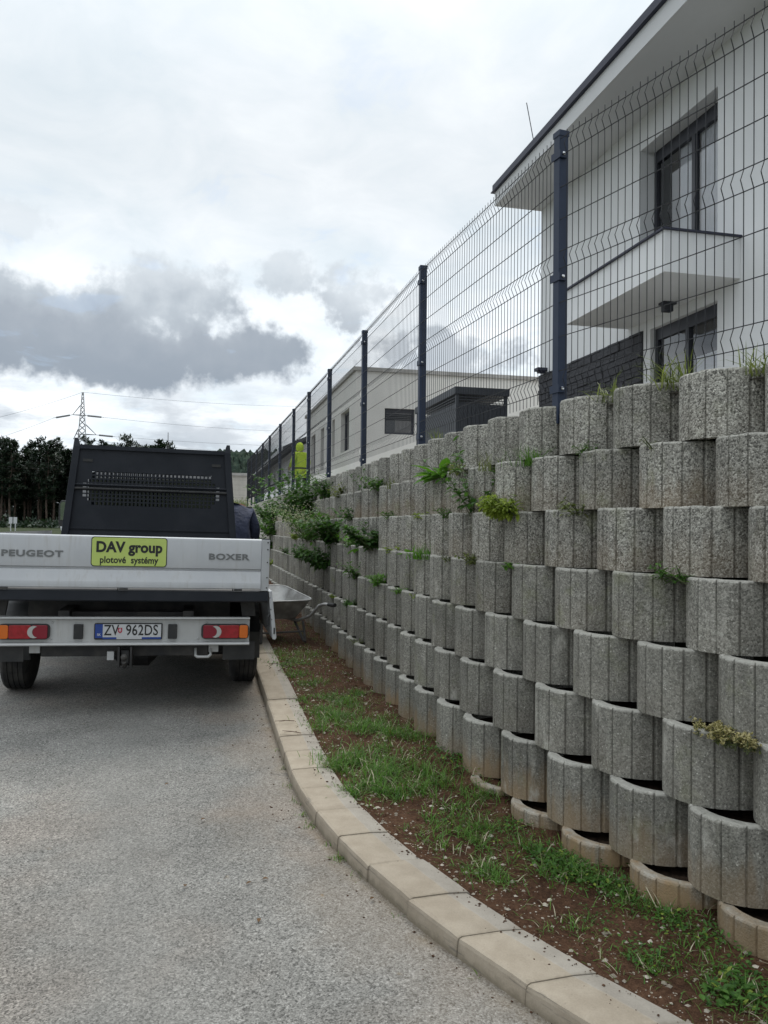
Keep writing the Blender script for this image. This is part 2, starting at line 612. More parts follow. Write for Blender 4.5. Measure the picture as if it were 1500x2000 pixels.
def m_asphalt():
    def b(T, bs):
        co = coords(T)
        ve = T.n('ShaderNodeTexVoronoi')
        T.put(ve.inputs['Vector'], co)
        ve.inputs['Scale'].default_value = 190
        chip = T.sep(ve.outputs['Color'])[0]
        v2 = T.n('ShaderNodeTexVoronoi')
        T.put(v2.inputs['Vector'], co)
        v2.inputs['Scale'].default_value = 105
        chip2 = T.sep(v2.outputs['Color'])[1]
        sp = T.m('ADD', T.m('MULTIPLY', chip, 0.6), T.m('MULTIPLY', chip2, 0.4))
        c = T.ramp(sp, [(0.06, (0.055, 0.053, 0.049)), (0.28, (0.118, 0.115, 0.106)), (0.5, (0.182, 0.177, 0.163)), (0.78, (0.25, 0.243, 0.225)), (0.97, (0.35, 0.34, 0.317))])
        big = T.noise(co, 0.55, 5, 0.6)
        med = T.noise(co, 3.2, 4, 0.6)
        k = T.m('MULTIPLY', T.lin(big, 0.3, 0.7, 0.78, 1.18), T.lin(med, 0.3, 0.7, 0.88, 1.12))
        c = T.mix(1.0, c, T.comb(k, k, k), 'MULTIPLY')
        # reddish soil dust, strongest along the kerb (attribute = distance to the kerb)
        at = T.n('ShaderNodeAttribute', attribute_name='kerb')
        dist = at.outputs['Fac']
        dn = T.m('ADD', dist, T.m('MULTIPLY', T.m('SUBTRACT', T.noise(co, 1.7, 5, 0.65), 0.5), 1.1))
        edge = T.sstep(dn, 0.55, 0.0)
        c = T.mix(T.m('MULTIPLY', edge, 0.30), c, (0.26, 0.205, 0.15))
        dn2 = T.m('ADD', dist, T.m('MULTIPLY', T.m('SUBTRACT', T.noise(co, 4.0, 5, 0.65), 0.5), 0.20))
        edge2 = T.sstep(dn2, 0.10, 0.0)
        c = T.mix(T.m('MULTIPLY', edge2, 0.6), c, (0.19, 0.145, 0.09))
        # broad pinkish dust and bluish clean areas
        hue = T.noise(co, 0.9, 4, 0.55)
        c = T.mix(T.sstep(hue, 0.48, 0.66, 0, 0.4), c, T.mix(1.0, c, (1.14, 0.97, 0.87), 'MULTIPLY'))
        c = T.mix(T.sstep(hue, 0.46, 0.3, 0, 0.6), c, T.mix(1.0, c, (0.95, 0.98, 1.0), 'MULTIPLY'))
        # paler wheel tracks, a few fine cracks
        trk = T.m('ADD', T.sstep(T.m('ABSOLUTE', T.m('SUBTRACT', dn, 1.0)), 0.45, 0.0), T.sstep(T.m('ABSOLUTE', T.m('SUBTRACT', dn, 2.6)), 0.5, 0.0))
        c = T.mix(T.m('MULTIPLY', trk, 0.22), c, (0.225, 0.217, 0.20))
        wpv = T.n('ShaderNodeVectorMath', operation='ADD')
        T.put(wpv.inputs[0], co)
        nv3 = T.n('ShaderNodeTexNoise')
        nv3.inputs['Scale'].default_value = 3.0
        T.put(nv3.inputs['Vector'], co)
        T.put(wpv.inputs[1], nv3.outputs['Color'])
        crk = T.n('ShaderNodeTexVoronoi', feature='DISTANCE_TO_EDGE')
        T.put(crk.inputs['Vector'], wpv.outputs[0])
        crk.inputs['Scale'].default_value = 0.55
        cm_ = T.m('MULTIPLY', T.sstep(crk.outputs['Distance'], 0.006, 0.001), T.sstep(T.noise(co, 0.8, 3, 0.6), 0.5, 0.62))
        c = T.mix(T.m('MULTIPLY', cm_, 0.7), c, (0.05, 0.048, 0.045))
        oil = T.sstep(T.noise(co, 1.35, 4, 0.6), 0.66, 0.76, 0, 0.35)
        c = T.mix(oil, c, (0.09, 0.088, 0.085))
        # small brown stains
        st = T.m('MULTIPLY', T.sstep(T.noise(co, 5.5, 3, 0.7), 0.69, 0.76), T.sstep(T.noise(co, 1.1, 2, 0.5), 0.48, 0.6))
        c = T.mix(T.m('MULTIPLY', st, 0.6), c, (0.27, 0.17, 0.06))
        T.put(bs.inputs['Base Color'], c)
        h = T.m('ADD', T.m('SUBTRACT', 1.0, ve.outputs['Distance']), T.m('MULTIPLY', T.m('SUBTRACT', 1.0, v2.outputs['Distance']), 1.2))
        T.put(bs.inputs['Normal'], T.bump(h, 0.5, 0.004))
    return mat('asphalt', rough=0.9, spec=0.3, build=b)


def m_kerb():
    def b(T, bs):
        co = coords(T)
        rnd = T.n('ShaderNodeObjectInfo').outputs['Random']
        at = T.n('ShaderNodeAttribute', attribute_name='across')
        ac = at.outputs['Fac']
        w = T.n('ShaderNodeNewGeometry').outputs['Position']
        n = T.noise(w, 9, 5, 0.6)
        f = T.noise(w, 160, 3, 0.6)
        c = T.mix(T.sstep(n, 0.3, 0.7), (0.30, 0.252, 0.192), (0.36, 0.308, 0.24))
        c2 = T.mix(T.sstep(n, 0.3, 0.7), (0.285, 0.255, 0.215), (0.345, 0.312, 0.265))
        back = T.sstep(T.m('ADD', ac, T.m('MULTIPLY', T.m('SUBTRACT', n, 0.5), 0.02)), 0.158, 0.166)
        c = T.mix(back, c, c2)
        # pale scuffed line between the two courses
        ln = T.m('MULTIPLY', T.sstep(T.m('ABSOLUTE', T.m('SUBTRACT', ac, 0.162)), 0.006, 0.0), 0.2)
        c = T.mix(ln, c, (0.40, 0.38, 0.34))
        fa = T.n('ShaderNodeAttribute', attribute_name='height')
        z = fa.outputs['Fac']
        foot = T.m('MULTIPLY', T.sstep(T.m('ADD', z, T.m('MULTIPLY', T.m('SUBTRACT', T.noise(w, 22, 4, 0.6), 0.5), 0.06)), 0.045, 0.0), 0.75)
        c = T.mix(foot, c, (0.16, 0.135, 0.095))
        dirt = T.m('MULTIPLY', T.sstep(T.noise(w, 3.2, 5, 0.7), 0.54, 0.72), 0.35)
        c = T.mix(dirt, c, (0.27, 0.23, 0.17))
        en = T.n('ShaderNodeAttribute', attribute_name='end').outputs['Fac']
        jn = T.sstep(T.m('ADD', en, T.m('MULTIPLY', T.m('SUBTRACT', T.noise(w, 40, 4, 0.7), 0.5), 0.9)), 0.72, 1.1, 0, 0.4)
        c = T.mix(jn, c, (0.15, 0.125, 0.09))
        pit = T.m('MULTIPLY', T.sstep(T.noise(w, 75, 3, 0.6), 0.66, 0.74), 0.5)
        c = T.mix(pit, c, (0.17, 0.15, 0.12))
        scuff = T.m('MULTIPLY', T.sstep(T.noise(T.comb(T.m('MULTIPLY', T.sep(w)[0], 5), T.m('MULTIPLY', T.sep(w)[1], 5), T.m('MULTIPLY', z, 70)), 1.0, 4, 0.6), 0.55, 0.7), T.sstep(ac, 0.045, 0.0))
        c = T.mix(T.m('MULTIPLY', scuff, 0.55), c, (0.10, 0.09, 0.08))
        k = T.m('MULTIPLY', T.lin(f, 0.3, 0.7, 0.93, 1.07), T.lin(rnd, 0, 1, 0.93, 1.05))
        c = T.mix(1.0, c, T.comb(k, k, k), 'MULTIPLY')
        T.put(bs.inputs['Base Color'], c)
        T.put(bs.inputs['Normal'], T.bump(f, 0.25, 0.002))
    return mat('kerb_concrete', rough=0.9, spec=0.3, build=b)


def m_soil():
    def b(T, bs):
        co = coords(T)
        n = T.noise(co, 6, 6, 0.65)
        f = T.noise(co, 55, 5, 0.7)
        c = T.ramp(T.m('ADD', T.m('MULTIPLY', n, 0.45), T.m('MULTIPLY', f, 0.55)), [(0.3, (0.022, 0.012, 0.008)), (0.47, (0.075, 0.038, 0.022)), (0.66, (0.15, 0.082, 0.048))])
        v = T.n('ShaderNodeTexVoronoi')
        T.put(v.inputs['Vector'], co)
        v.inputs['Scale'].default_value = 85
        st = T.m('MULTIPLY', T.sstep(T.sep(v.outputs['Color'])[0], 0.955, 0.975), T.sstep(v.outputs['Distance'], 0.5, 0.3))
        c = T.mix(st, c, (0.40, 0.35, 0.27))
        T.put(bs.inputs['Base Color'], c)
        T.put(bs.inputs['Normal'], T.bump(T.m('ADD', f, T.m('MULTIPLY', T.noise(co, 18, 4, 0.6), 1.5)), 1.0, 0.02))
    return mat('red_brown_soil', rough=1.0, spec=0.15, build=b)


def m_leaf(name, c1, c2, scale=9, tr=0.35):
    def b(T, bs):
        w = T.n('ShaderNodeNewGeometry')
        n = T.noise(w.outputs['Position'], scale, 3, 0.6)
        r = w.outputs['Random Per Island']
        k = T.m('ADD', T.m('MULTIPLY', n, 0.5), T.m('MULTIPLY', r, 0.5))
        c = T.mix(T.sstep(k, 0.2, 0.8), c1, c2)
        T.put(bs.inputs['Base Color'], c)
        out = [nd for nd in T.t.nodes if nd.type == 'OUTPUT_MATERIAL'][0]
        tl = T.n('ShaderNodeBsdfTranslucent')
        T.put(tl.inputs['Color'], T.mix(1.0, c, (1.35, 1.5, 0.7), 'MULTIPLY'))
        mx = T.n('ShaderNodeMixShader')
        mx.inputs[0].default_value = tr
        T.t.links.new(bs.outputs[0], mx.inputs[1])
        T.t.links.new(tl.outputs[0], mx.inputs[2])
        T.t.links.new(mx.outputs[0], out.inputs[0])
    return mat(name, rough=0.6, spec=0.3, build=b)


def m_glass(name, tint=(0.02, 0.025, 0.03), see=0.35):
    m = bpy.data.materials.new(name)
    m.use_nodes = True
    T = NT(m.node_tree)
    out = T.n('ShaderNodeOutputMaterial')
    fr = T.n('ShaderNodeFresnel')
    fr.inputs['IOR'].default_value = 1.9
    gl = T.n('ShaderNodeBsdfGlossy')
    gl.inputs['Roughness'].default_value = 0.02
    tr = T.n('ShaderNodeBsdfTransparent')
    tr.inputs['Color'].default_value = (see, see, see * 1.02, 1)
    di = T.n('ShaderNodeBsdfDiffuse')
    di.inputs['Color'].default_value = (*tint, 1)
    a = T.n('ShaderNodeAddShader')
    T.t.links.new(tr.outputs[0], a.inputs[0])
    T.t.links.new(di.outputs[0], a.inputs[1])
    mx = T.n('ShaderNodeMixShader')
    T.t.links.new(T.m('ADD', fr.outputs[0], 0.06), mx.inputs[0])
    T.t.links.new(a.outputs[0], mx.inputs[1])
    T.t.links.new(gl.outputs[0], mx.inputs[2])
    T.t.links.new(mx.outputs[0], out.inputs[0])
    return m


def m_paint(name, c1, c2, rough=0.35, metal=0.0, coat=0.0, dirt=(0.25, 0.22, 0.18), amt=0.25):
    def b(T, bs):
        co = coords(T)
        n = T.noise(co, 3.0, 5, 0.6)
        c = T.mix(T.sstep(n, 0.3, 0.7), c1, c2)
        x, y, z = T.sep(co)
        st = T.noise(T.comb(T.m('MULTIPLY', x, 30), T.m('MULTIPLY', y, 30), T.m('MULTIPLY', z, 2.5)), 1.0, 4, 0.65)
        d = T.m('MULTIPLY', T.sstep(T.m('ADD', T.m('MULTIPLY', st, 0.6), T.m('MULTIPLY', n, 0.4)), 0.5, 0.72), amt)
        c = T.mix(d, c, dirt)
        T.put(bs.inputs['Base Color'], c)
        T.put(bs.inputs['Roughness'], T.lin(n, 0.3, 0.7, rough * 0.85, rough * 1.3))
        bs.inputs['Coat Weight'].default_value = coat
    return mat(name, rough=rough, metal=metal, build=b)


def m_plaster(name, c1, c2):
    def b(T, bs):
        co = coords(T)
        n = T.noise(co, 0.8, 4, 0.6)
        T.put(bs.inputs['Base Color'], T.mix(T.sstep(n, 0.3, 0.7), c1, c2))
        T.put(bs.inputs['Normal'], T.bump(T.noise(co, 180, 3, 0.6), 0.25, 0.002))
    return mat(name, rough=0.95, spec=0.2, build=b)


M = {}
M['block'] = m_block()
M['asphalt'] = m_asphalt()
M['kerb'] = m_kerb()
M['soil'] = m_soil()
M['fillsoil'] = mat('dark_planting_soil', (0.035, 0.024, 0.017), 1.0, spec=0.1, build=grime((0.02, 0.014, 0.01), (0.06, 0.04, 0.028), 40, 4))
M['meadow'] = mat('meadow_grass_ground', (0.06, 0.09, 0.03), 1.0, spec=0.1, build=grime((0.022, 0.034, 0.014), (0.05, 0.055, 0.028), 0.6, 6))
M['lawn'] = mat('neutral_bounce_lawn', (0.28, 0.26, 0.24), 1.0, spec=0.1, build=grime((0.20, 0.19, 0.17), (0.34, 0.32, 0.29), 1.6, 5))  # unseen ground kept grey so no green bounce tints the house
M['stone'] = mat('limestone_chips', (0.45, 0.40, 0.32), 0.9, build=grime((0.20, 0.17, 0.13), (0.50, 0.45, 0.37), 9, 3, which='Object'))
M['grass'] = m_leaf('grass_blades', (0.055, 0.135, 0.022), (0.135, 0.26, 0.05), 14)
M['grass_olive'] = m_leaf('olive_grass_blades', (0.09, 0.115, 0.035), (0.19, 0.21, 0.085), 10)
M['leaf_dark'] = m_leaf('dark_green_leaves', (0.03, 0.078, 0.02), (0.075, 0.16, 0.036), 12)
M['leaf'] = m_leaf('mid_green_leaves', (0.035, 0.09, 0.018), (0.09, 0.19, 0.035), 12)
M['leaf_bright'] = m_leaf('bright_green_leaves', (0.07, 0.17, 0.02), (0.13, 0.28, 0.04), 12)
M['leaf_yellow'] = m_leaf('yellow_green_leaves', (0.15, 0.21, 0.03), (0.28, 0.34, 0.06), 12)
M['flower_white'] = m_leaf('off_white_petals', (0.42, 0.42, 0.32), (0.62, 0.62, 0.52), 20, 0.2)
M['flower_dry'] = m_leaf('straw_yellow_flowers', (0.28, 0.25, 0.11), (0.44, 0.38, 0.20), 20, 0.2)
M['stem'] = mat('plant_stems', (0.07, 0.085, 0.035), 0.8)
M['stem_red'] = mat('reddish_stems', (0.11, 0.07, 0.045), 0.8)
M['straw'] = mat('dry_straw', (0.36, 0.32, 0.22), 0.9)
M['deadleaf'] = m_leaf('brown_dead_leaves', (0.06, 0.032, 0.016), (0.14, 0.075, 0.03), 20, 0.1)
M['needle'] = m_leaf('pine_needles', (0.008, 0.018, 0.010), (0.020, 0.038, 0.018), 0.5, 0.1)
M['bark'] = mat('pine_bark', (0.16, 0.115, 0.085), 0.95, build=grime((0.05, 0.036, 0.028), (0.13, 0.095, 0.072), 1.2, 4))
M['fence'] = mat('anthracite_powder_coat', (0.018, 0.029, 0.058), 0.5, spec=0.3, build=grime((0.016, 0.027, 0.054), (0.023, 0.034, 0.064), 5, 3))
M['wire'] = mat('anthracite_wire', (0.016, 0.017, 0.020), 0.55, spec=0.3)
M['bolt'] = mat('galvanised_bolt', (0.62, 0.63, 0.64), 0.28, metal=1.0)
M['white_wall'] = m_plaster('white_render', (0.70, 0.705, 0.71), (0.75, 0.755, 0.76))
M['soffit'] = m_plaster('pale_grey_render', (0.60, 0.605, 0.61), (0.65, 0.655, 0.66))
M['cream_wall'] = m_plaster('cream_render', (0.64, 0.625, 0.59), (0.70, 0.685, 0.645))
M['beige_wall'] = m_plaster('beige_cladding', (0.42, 0.40, 0.36), (0.48, 0.455, 0.41))
M['trim'] = mat('anthracite_roof_trim', (0.035, 0.037, 0.06), 0.5, spec=0.3, build=grime((0.03, 0.032, 0.055), (0.042, 0.044, 0.068), 2, 3))
M['dark_frame'] = mat('anthracite_window_frame', (0.030, 0.032, 0.042), 0.4)
M['pane'] = m_glass('window_glass', (0.005, 0.006, 0.008), 0.95)
M['dark_pane'] = m_glass('dark_window_glass', (0.012, 0.015, 0.02), 0.05)
M['curtain_glare'] = mat('white_curtain', (0.72, 0.74, 0.78), 0.9, build=grime((0.78, 0.80, 0.83), (0.86, 0.88, 0.90), 3, 3))
M['interior'] = mat('dim_interior', (0.10, 0.10, 0.105), 0.95)
M['slate'] = mat('dark_ledge_stone', (0.04, 0.04, 0.046), 0.8, build=grime((0.026, 0.027, 0.032), (0.06, 0.06, 0.068), 9, 5, bump=0.6, bscale=40, bdist=0.006))
M['roof'] = mat('dark_roof_tiles', (0.05, 0.053, 0.06), 0.7, build=grime((0.04, 0.043, 0.05), (0.07, 0.073, 0.08), 2, 4))
M['shed'] = mat('anthracite_boards', (0.030, 0.034, 0.042), 0.5, build=grime((0.026, 0.03, 0.038), (0.042, 0.046, 0.054), 4, 4))
M['paving'] = mat('concrete_paving', (0.35, 0.34, 0.32), 0.9, build=grime((0.3, 0.29, 0.27), (0.4, 0.39, 0.37), 3, 5))

# ------------------------------------------------------------------ ground, road, kerb, soil
g = MB()
ys = [-300, -12, 32, 2600]
g.add([(x, y, gz(y) - 0.06) for y in ys for x in (-1500, 1500)], [(2 * k, 2 * k + 1, 2 * k + 3, 2 * k + 2) for k in range(3)])
tag(obj('ground', g, M['meadow']), kind='structure')


def strip(path, offs, ss, zf):
    vs, fs, dist = [], [], []
    n = len(offs)
    for s in ss:
        for o in offs:
            x, y, th = path(o, s)
            vs.append((x, y, zf(o, s)))
            dist.append(o)
    for i in range(len(ss) - 1):
        for j in range(n - 1):
            a = i * n + j
            fs.append((a, a + 1, a + n + 1, a + n))
    return vs, fs, dist


KS = list(np.arange(-90, -6, 3.0)) + list(np.arange(-6, 6.6, 0.2))
offs = [-7.0, -5.5, -4.0, -3.0, -2.0, -1.4, -1.0, -0.7, -0.45, -0.3, -0.2, -0.1, 0.03]
vs, fs, dist = strip(kerb_path, offs, KS, lambda o, s: gz(kerb_path(o, s)[1]) + 0.006 * math.sin(o * 1.3 + s * 0.7) * (1 if o < -0.1 else 0))
mb = MB()
mb.add(vs, fs)
me = mb.mesh('road', M['asphalt'], True)
at = me.attributes.new('kerb', 'FLOAT', 'POINT')
at.data.foreach_set('value', [abs(d) for d in dist])
road = tag(link('road', me), kind='structure')

# kerb: every stone its own piece
kerb = tag(empty('kerb', (*kerb_path(0.12, 0)[:2], 0)), kind='structure')
bpy.context.view_layer.update()
KOFF = Vector(kerb.location)
joints = [0.13 + 0.335 * k + random.uniform(-0.008, 0.008) for k in range(-2, 19)]
j = joints[0]
while j > -34:
    j -= 0.99
    joints.insert(0, j)
KW, KH = 0.25, 0.078
prof = [(0.004, -0.12), (0.0, 0.0), (0.004, KH - 0.018), (0.008, KH - 0.006), (0.020, KH), (0.165, KH + 0.003), (KW - 0.008, KH - 0.002), (KW, KH - 0.010), (KW, -0.12)]
for a, bb in zip(joints[:-1], joints[1:]):
    gap = 0.0015 + random.random() * 0.002
    nseg = 3 if bb < -0.5 else 5
    dz = random.uniform(-0.005, 0.005)
    do = random.uniform(-0.005, 0.005)
    cx, cy, th = kerb_path(0.12, (a + bb) / 2)
    vs, fs, ac, ht, en_ = [], [], [], [], []
    n = len(prof)
    for k in range(nseg + 1):
        s = a + gap + (bb - a - 2 * gap) * k / nseg
        for (o, z) in prof:
            # chamfer the stone's end arrises
            e = 0.0035 if (k in (0, nseg) and z > 0.02) else 0.0
            x, y, _ = kerb_path(o + do, s)
            vs.append((x - cx, y - cy, z + dz - e + gz(y)))
            ac.append(o)
            ht.append(z)
            en_.append(1.0 if k in (0, nseg) else 0.0)
    for k in range(nseg):
        for q in range(n - 1):
            fs.append((k * n + q, k * n + q + 1, (k + 1) * n + q + 1, (k + 1) * n + q))
    fs.append(tuple(range(n - 1, -1, -1)))
    fs.append(tuple(range(nseg * n, nseg * n + n)))
    mb = MB()
    mb.add(vs, fs)
    me = mb.mesh('kerb_stone', M['kerb'])
    at = me.attributes.new('across', 'FLOAT', 'POINT')
    at.data.foreach_set('value', ac)
    at = me.attributes.new('end', 'FLOAT', 'POINT')
    at.data.foreach_set('value', en_)
    at = me.attributes.new('height', 'FLOAT', 'POINT')
    at.data.foreach_set('value', ht)
    link('kerb_stone', me, kerb, Vector((cx, cy, 0)) - KOFF)

# soil verge between kerb and wall


def vnoise(x, y, seed=0):
    return (math.sin(x * 3.1 + seed) * math.cos(y * 2.7 - seed * 1.3) + 0.6 * math.sin(x * 7.3 + y * 5.1 + seed * 2.1) + 0.35 * math.sin(x * 15.7 - y * 13.9 + seed)) / 1.95


def soil_z(x, y, u, s):
    """u: 0 at the kerb, 1 at the wall"""
    sm = lambda a, b, v: (lambda t: t * t * (3 - 2 * t))(min(1, max(0, (v - a) / (b - a))))
    wallz = gz(y) + 0.075 + 0.045 * (sm(4.0, 4.8, y) - sm(5.6, 7.0, y)) - 0.06 * sm(6.0, 8.5, y)
    kz = KH - 0.018 + gz(y)
    return kz + (wallz - kz) * sm(0.1, 1.0, u) + 0.014 * vnoise(x, y) + 0.006 * vnoise(x * 3.3, y * 3.3, 2)


def verge_pt(u, s):
    """point across the verge: blends the kerb's back line with the wall's line"""
    x0, y0, _ = kerb_path(KW - 0.01, s)
    # wall parameter with the same start
    x1, y1, _ = wall_path(WALL_O + 0.16, s + VERGE_SHIFT)
    x, y = x0 + (x1 - x0) * u, y0 + (y1 - y0) * u
    return x, y, soil_z(x, y, u, s)


VERGE_SHIFT = (5.4633 - 4.9) / math.cos(A)
SS = list(np.arange(-32, -6, 0.5)) + list(np.arange(-6, 5.2, 0.07))
US = list(np.linspace(0, 1, 19))
vs, fs = [], []
for s in SS:
    for u in US:
        vs.append(verge_pt(u, s))
n = len(US)
for i in range(len(SS) - 1):
    for jx in range(n - 1):
        a = i * n + jx
        fs.append((a, a + 1, a + n + 1, a + n))
mb = MB()
mb.add(vs, fs)
tag(obj('soil_verge', mb, M['soil'], smooth=True), kind='structure')

# garden terrace behind the wall
mb = MB()
ss = list(np.arange(-40, 0, 4.0)) + list(np.arange(0, 7, 0.5))
vs, fs, _ = strip(wall_path, [1.33, 2.5, 6, 9.0], ss, lambda o, s: TOPZ - 0.05)
mb.add(vs, fs)
x0, y0, _ = wall_path(1.3, -40)
tag(obj('garden_terrace', mb, M['lawn']), kind='structure')
mb = MB()
pts = []
for s, o in ((-110, 2.0), (-110, 60), (2, 60), (2, 8.9), (-40, 8.9), (-40, 2.0)):
    x, y = wall_path(0, -1)[0] + NX * o + TX * (s + 1), wall_path(0, -1)[1] + NY * o + TY * (s + 1)
    pts.append((x, y, TOPZ - 0.056))
mb.add(pts, [tuple(range(6))])
tag(obj('garden_ground', mb, M['lawn']), kind='structure')

# ------------------------------------------------------------------ retaining wall of planter blocks


def block_mesh(seed):
    """fluted half-round planter block: x along the wall, -y towards the road, z up; origin = foot of the front"""
    rr = random.Random(seed)
    hw = BW / 2 - 0.006
    SAG, THK, BACK = 0.165, 0.052, 0.17

    def arc(u):
        return SAG * abs(u) ** 3.0 * 0.7 + SAG * 0.3 * u * u
    ng = 6
    us = []
    edges = [-1 + 2 * (k + 0.5) / (ng + 0.9) * 1.0 for k in range(ng + 1)]
    gro = [-0.88, -0.60, -0.21, 0.21, 0.60, 0.88]
    prof = []       # (x, y, groove?)
    lastu = -1.0
    gw = 0.0055 / hw
    for gi, gu in enumerate(gro + [1.0]):
        end = gu - gw if gi < len(gro) else 1.0
        for t in ((0.0, 0.5) if gi < len(gro) else (0.0, 0.5)):
            u = lastu + (end - lastu) * t
            prof.append((u, 0))
        prof.append((end, 0))
        if gi < len(gro):
            prof.append((gu, 1))
            lastu = gu + gw
    outer, fix = [], []
    for u, gflag in prof:
        x, y = u * hw, arc(u)
        if gflag:
            # push the groove in along the local normal
            du = 1e-3
            dy = (arc(u + du) - arc(u - du)) / (2 * du * hw)
            ln = math.hypot(1, dy)
            gx, gy = -dy / ln * 0.0065, 0.0065 / ln
            x, y = x + gx, y + gy
        outer.append((x, y))
        fix.append((gx, gy) if gflag else (0.0, 0.0))
    outer = [(-hw, SAG + BACK)] + outer + [(hw, SAG + BACK)]
    fix = [(0.0, 0.0)] + fix + [(0.0, 0.0)]
    n = len(outer)
    inner = []
    for u in (-0.80, -0.66, -0.45, -0.2, 0.0, 0.2, 0.45, 0.66, 0.80):
        inner.append((u * hw, arc(u) * 0.85 + THK + 0.012 * abs(u)))
    inner = [(-0.80 * hw, SAG + BACK)] + inner + [(0.80 * hw, SAG + BACK)]
    m = len(inner)
    mb = MB()
    H = BH
    V = []
    jit = [rr.uniform(-0.003, 0.003) for _ in range(n)]
    cx, cy = 0.0, 0.19
    for lev in range(4):
        for k, (x, y) in enumerate(outer):
            ix, iy = x, y
            z = [0.0, H - 0.010, H - 0.002, H][lev]
            q = [0.0, 0.0, 0.004, 0.012][lev]
            d = math.hypot(x - cx, y - cy)
            fx, fy = (x - cx) / d, (y - cy) / d
            if lev >= 2:     # the flutes stop just below the arris
                x, y = x - fix[k][0] * 0.75, y - fix[k][1] * 0.75
            V.append((x - fx * q, y - fy * q, z + (jit[k] if lev >= 2 else 0) - 0.0))
    base_i = len(V)
    for lev in range(2):
        for (x, y) in inner:
            V.append((x, y, H - 0.001 if lev == 0 else 0.0))
    Fs, Mi = [], []
    for lev in range(3):
        for k in range(n - 1):
            a = lev * n + k
            Fs.append((a, a + 1, a + n + 1, a + n)); Mi.append(0)
    # top rim: triangulate between outer level 3 and inner level 0
    o0, i0 = 3 * n, base_i
    a, b = 0, 0
    while a < n - 1 or b < m - 1:
        if b == m - 1 or (a < n - 1 and (a + 1) / (n - 1) <= (b + 1) / (m - 1)):
            Fs.append((o0 + a, o0 + a + 1, i0 + b)); a += 1
        else:
            Fs.append((o0 + a, i0 + b + 1, i0 + b)); b += 1
        Mi.append(0)
    for k in range(m - 1):
        Fs.append((i0 + k, i0 + k + 1, i0 + m + k + 1, i0 + m + k)); Mi.append(0)
    # soil in the hollow
    s0 = len(V)
    for (x, y) in inner:
        V.append((x, y, H - 0.045 + rr.uniform(-0.012, 0.012)))
    Fs.append(tuple(range(s0, s0 + m))); Mi.append(1)
    mb.v, mb.f, mb.mi = V, Fs, Mi
    me = mb.mesh('planter_block', [M['block'], M['fillsoil']])
    ga = me.attributes.new('groove', 'FLOAT', 'POINT')
    fl = [0.0] + [float(gf) for _, gf in prof] + [0.0]
    ga.data.foreach_set('value', [fl[q % n] if q < 4 * n and q // n < 3 else 0.0 for q in range(len(V))])
    bm = bmesh.new()
    bm.from_mesh(me)
    bmesh.ops.recalc_face_normals(bm, faces=[f for f in bm.faces if f.material_index == 0])
    for f in bm.faces:
        if f.material_index == 1 and f.normal.z < 0:
            f.normal_flip()
    bm.to_mesh(me)
    bm.free()
    return me


BLOCKS = [block_mesh(k) for k in range(5)]
wall = tag(empty('retaining_wall', (*wall_path(WALL_O, 0)[:2], 0.0)),
           'tall grey retaining wall of stacked fluted concrete planter blocks along the verge', 'wall')
WOFF = Vector(wall.location)
slots = []
for i, rn in enumerate(ROWS):
    o = row_off(i)
    ph = PH[rn]
    k0 = math.ceil((-26.2 - ph) / BW)
    k1 = math.floor((4.9 - ph) / BW)
    for k in range(k0, k1):
        s = ph + (k + 0.5) * BW
        x, y, th = wall_path(o, s)
        v = CAMROT.transposed() @ Vector((x, y, row_top(i) - 0.15 - EYE))
        u = 750 + F * v.x / -v.z if v.z < 0 else 9999
        vis = -60 < u < 1620
        slots.append((0 if vis else 1, math.hypot(x, y), i, x, y, th))
slots.sort()
rest = MB()
rest_g = []
rw = random.Random(5)
for idx, (_, dist, i, x, y, th) in enumerate(slots):
    yaw = -(PI / 2 - A) + th + rw.uniform(-0.012, 0.012)
    jx, jy = rw.uniform(-0.004, 0.004), rw.uniform(-0.005, 0.007)
    dz = row_top(i) - BH + rw.uniform(-0.003, 0.003)
    n2 = Vector((math.cos(yaw + PI / 2), math.sin(yaw + PI / 2), 0))
    p = Vector((x, y, dz)) + n2 * jy
    me = BLOCKS[rw.randrange(5)]
    stain = [0.05, 0.34, 0.18, 0.08, 0.05, 0.06, 0.6, 1.0][i] * rw.uniform(0.5, 1.3)
    if i == 6:
        stain *= 1.2
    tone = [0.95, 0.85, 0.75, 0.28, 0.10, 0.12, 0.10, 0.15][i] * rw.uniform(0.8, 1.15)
    lush = rw.random() * (0.9 if i in (1, 2, 3, 4) else 0.5)
    if idx < 300:
        o = link('planter_block', me, wall, p - WOFF, (0, 0, yaw))
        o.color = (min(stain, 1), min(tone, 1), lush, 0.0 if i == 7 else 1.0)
    else:
        Mx = Matrix.Translation(p - WOFF) @ Matrix.Rotation(yaw, 4, 'Z')
        co = np.empty(len(me.vertices) * 3)
        me.vertices.foreach_get('co', co)
        pts = [tuple(Mx @ Vector(c)) for c in co.reshape(-1, 3)]
        base = len(rest.v)
        rest.v.extend(pts)
        gv = np.empty(len(me.vertices), dtype=np.float32)
        me.attributes['groove'].data.foreach_get('value', gv)
        rest_g.extend(gv.tolist())
        for pl in me.polygons:
            rest.f.append([base + q for q in pl.vertices])
            rest.mi.append(pl.material_index)
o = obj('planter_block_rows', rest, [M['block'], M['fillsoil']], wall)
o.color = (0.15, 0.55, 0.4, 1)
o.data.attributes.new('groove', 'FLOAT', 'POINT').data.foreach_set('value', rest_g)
tag(o, kind='stuff')
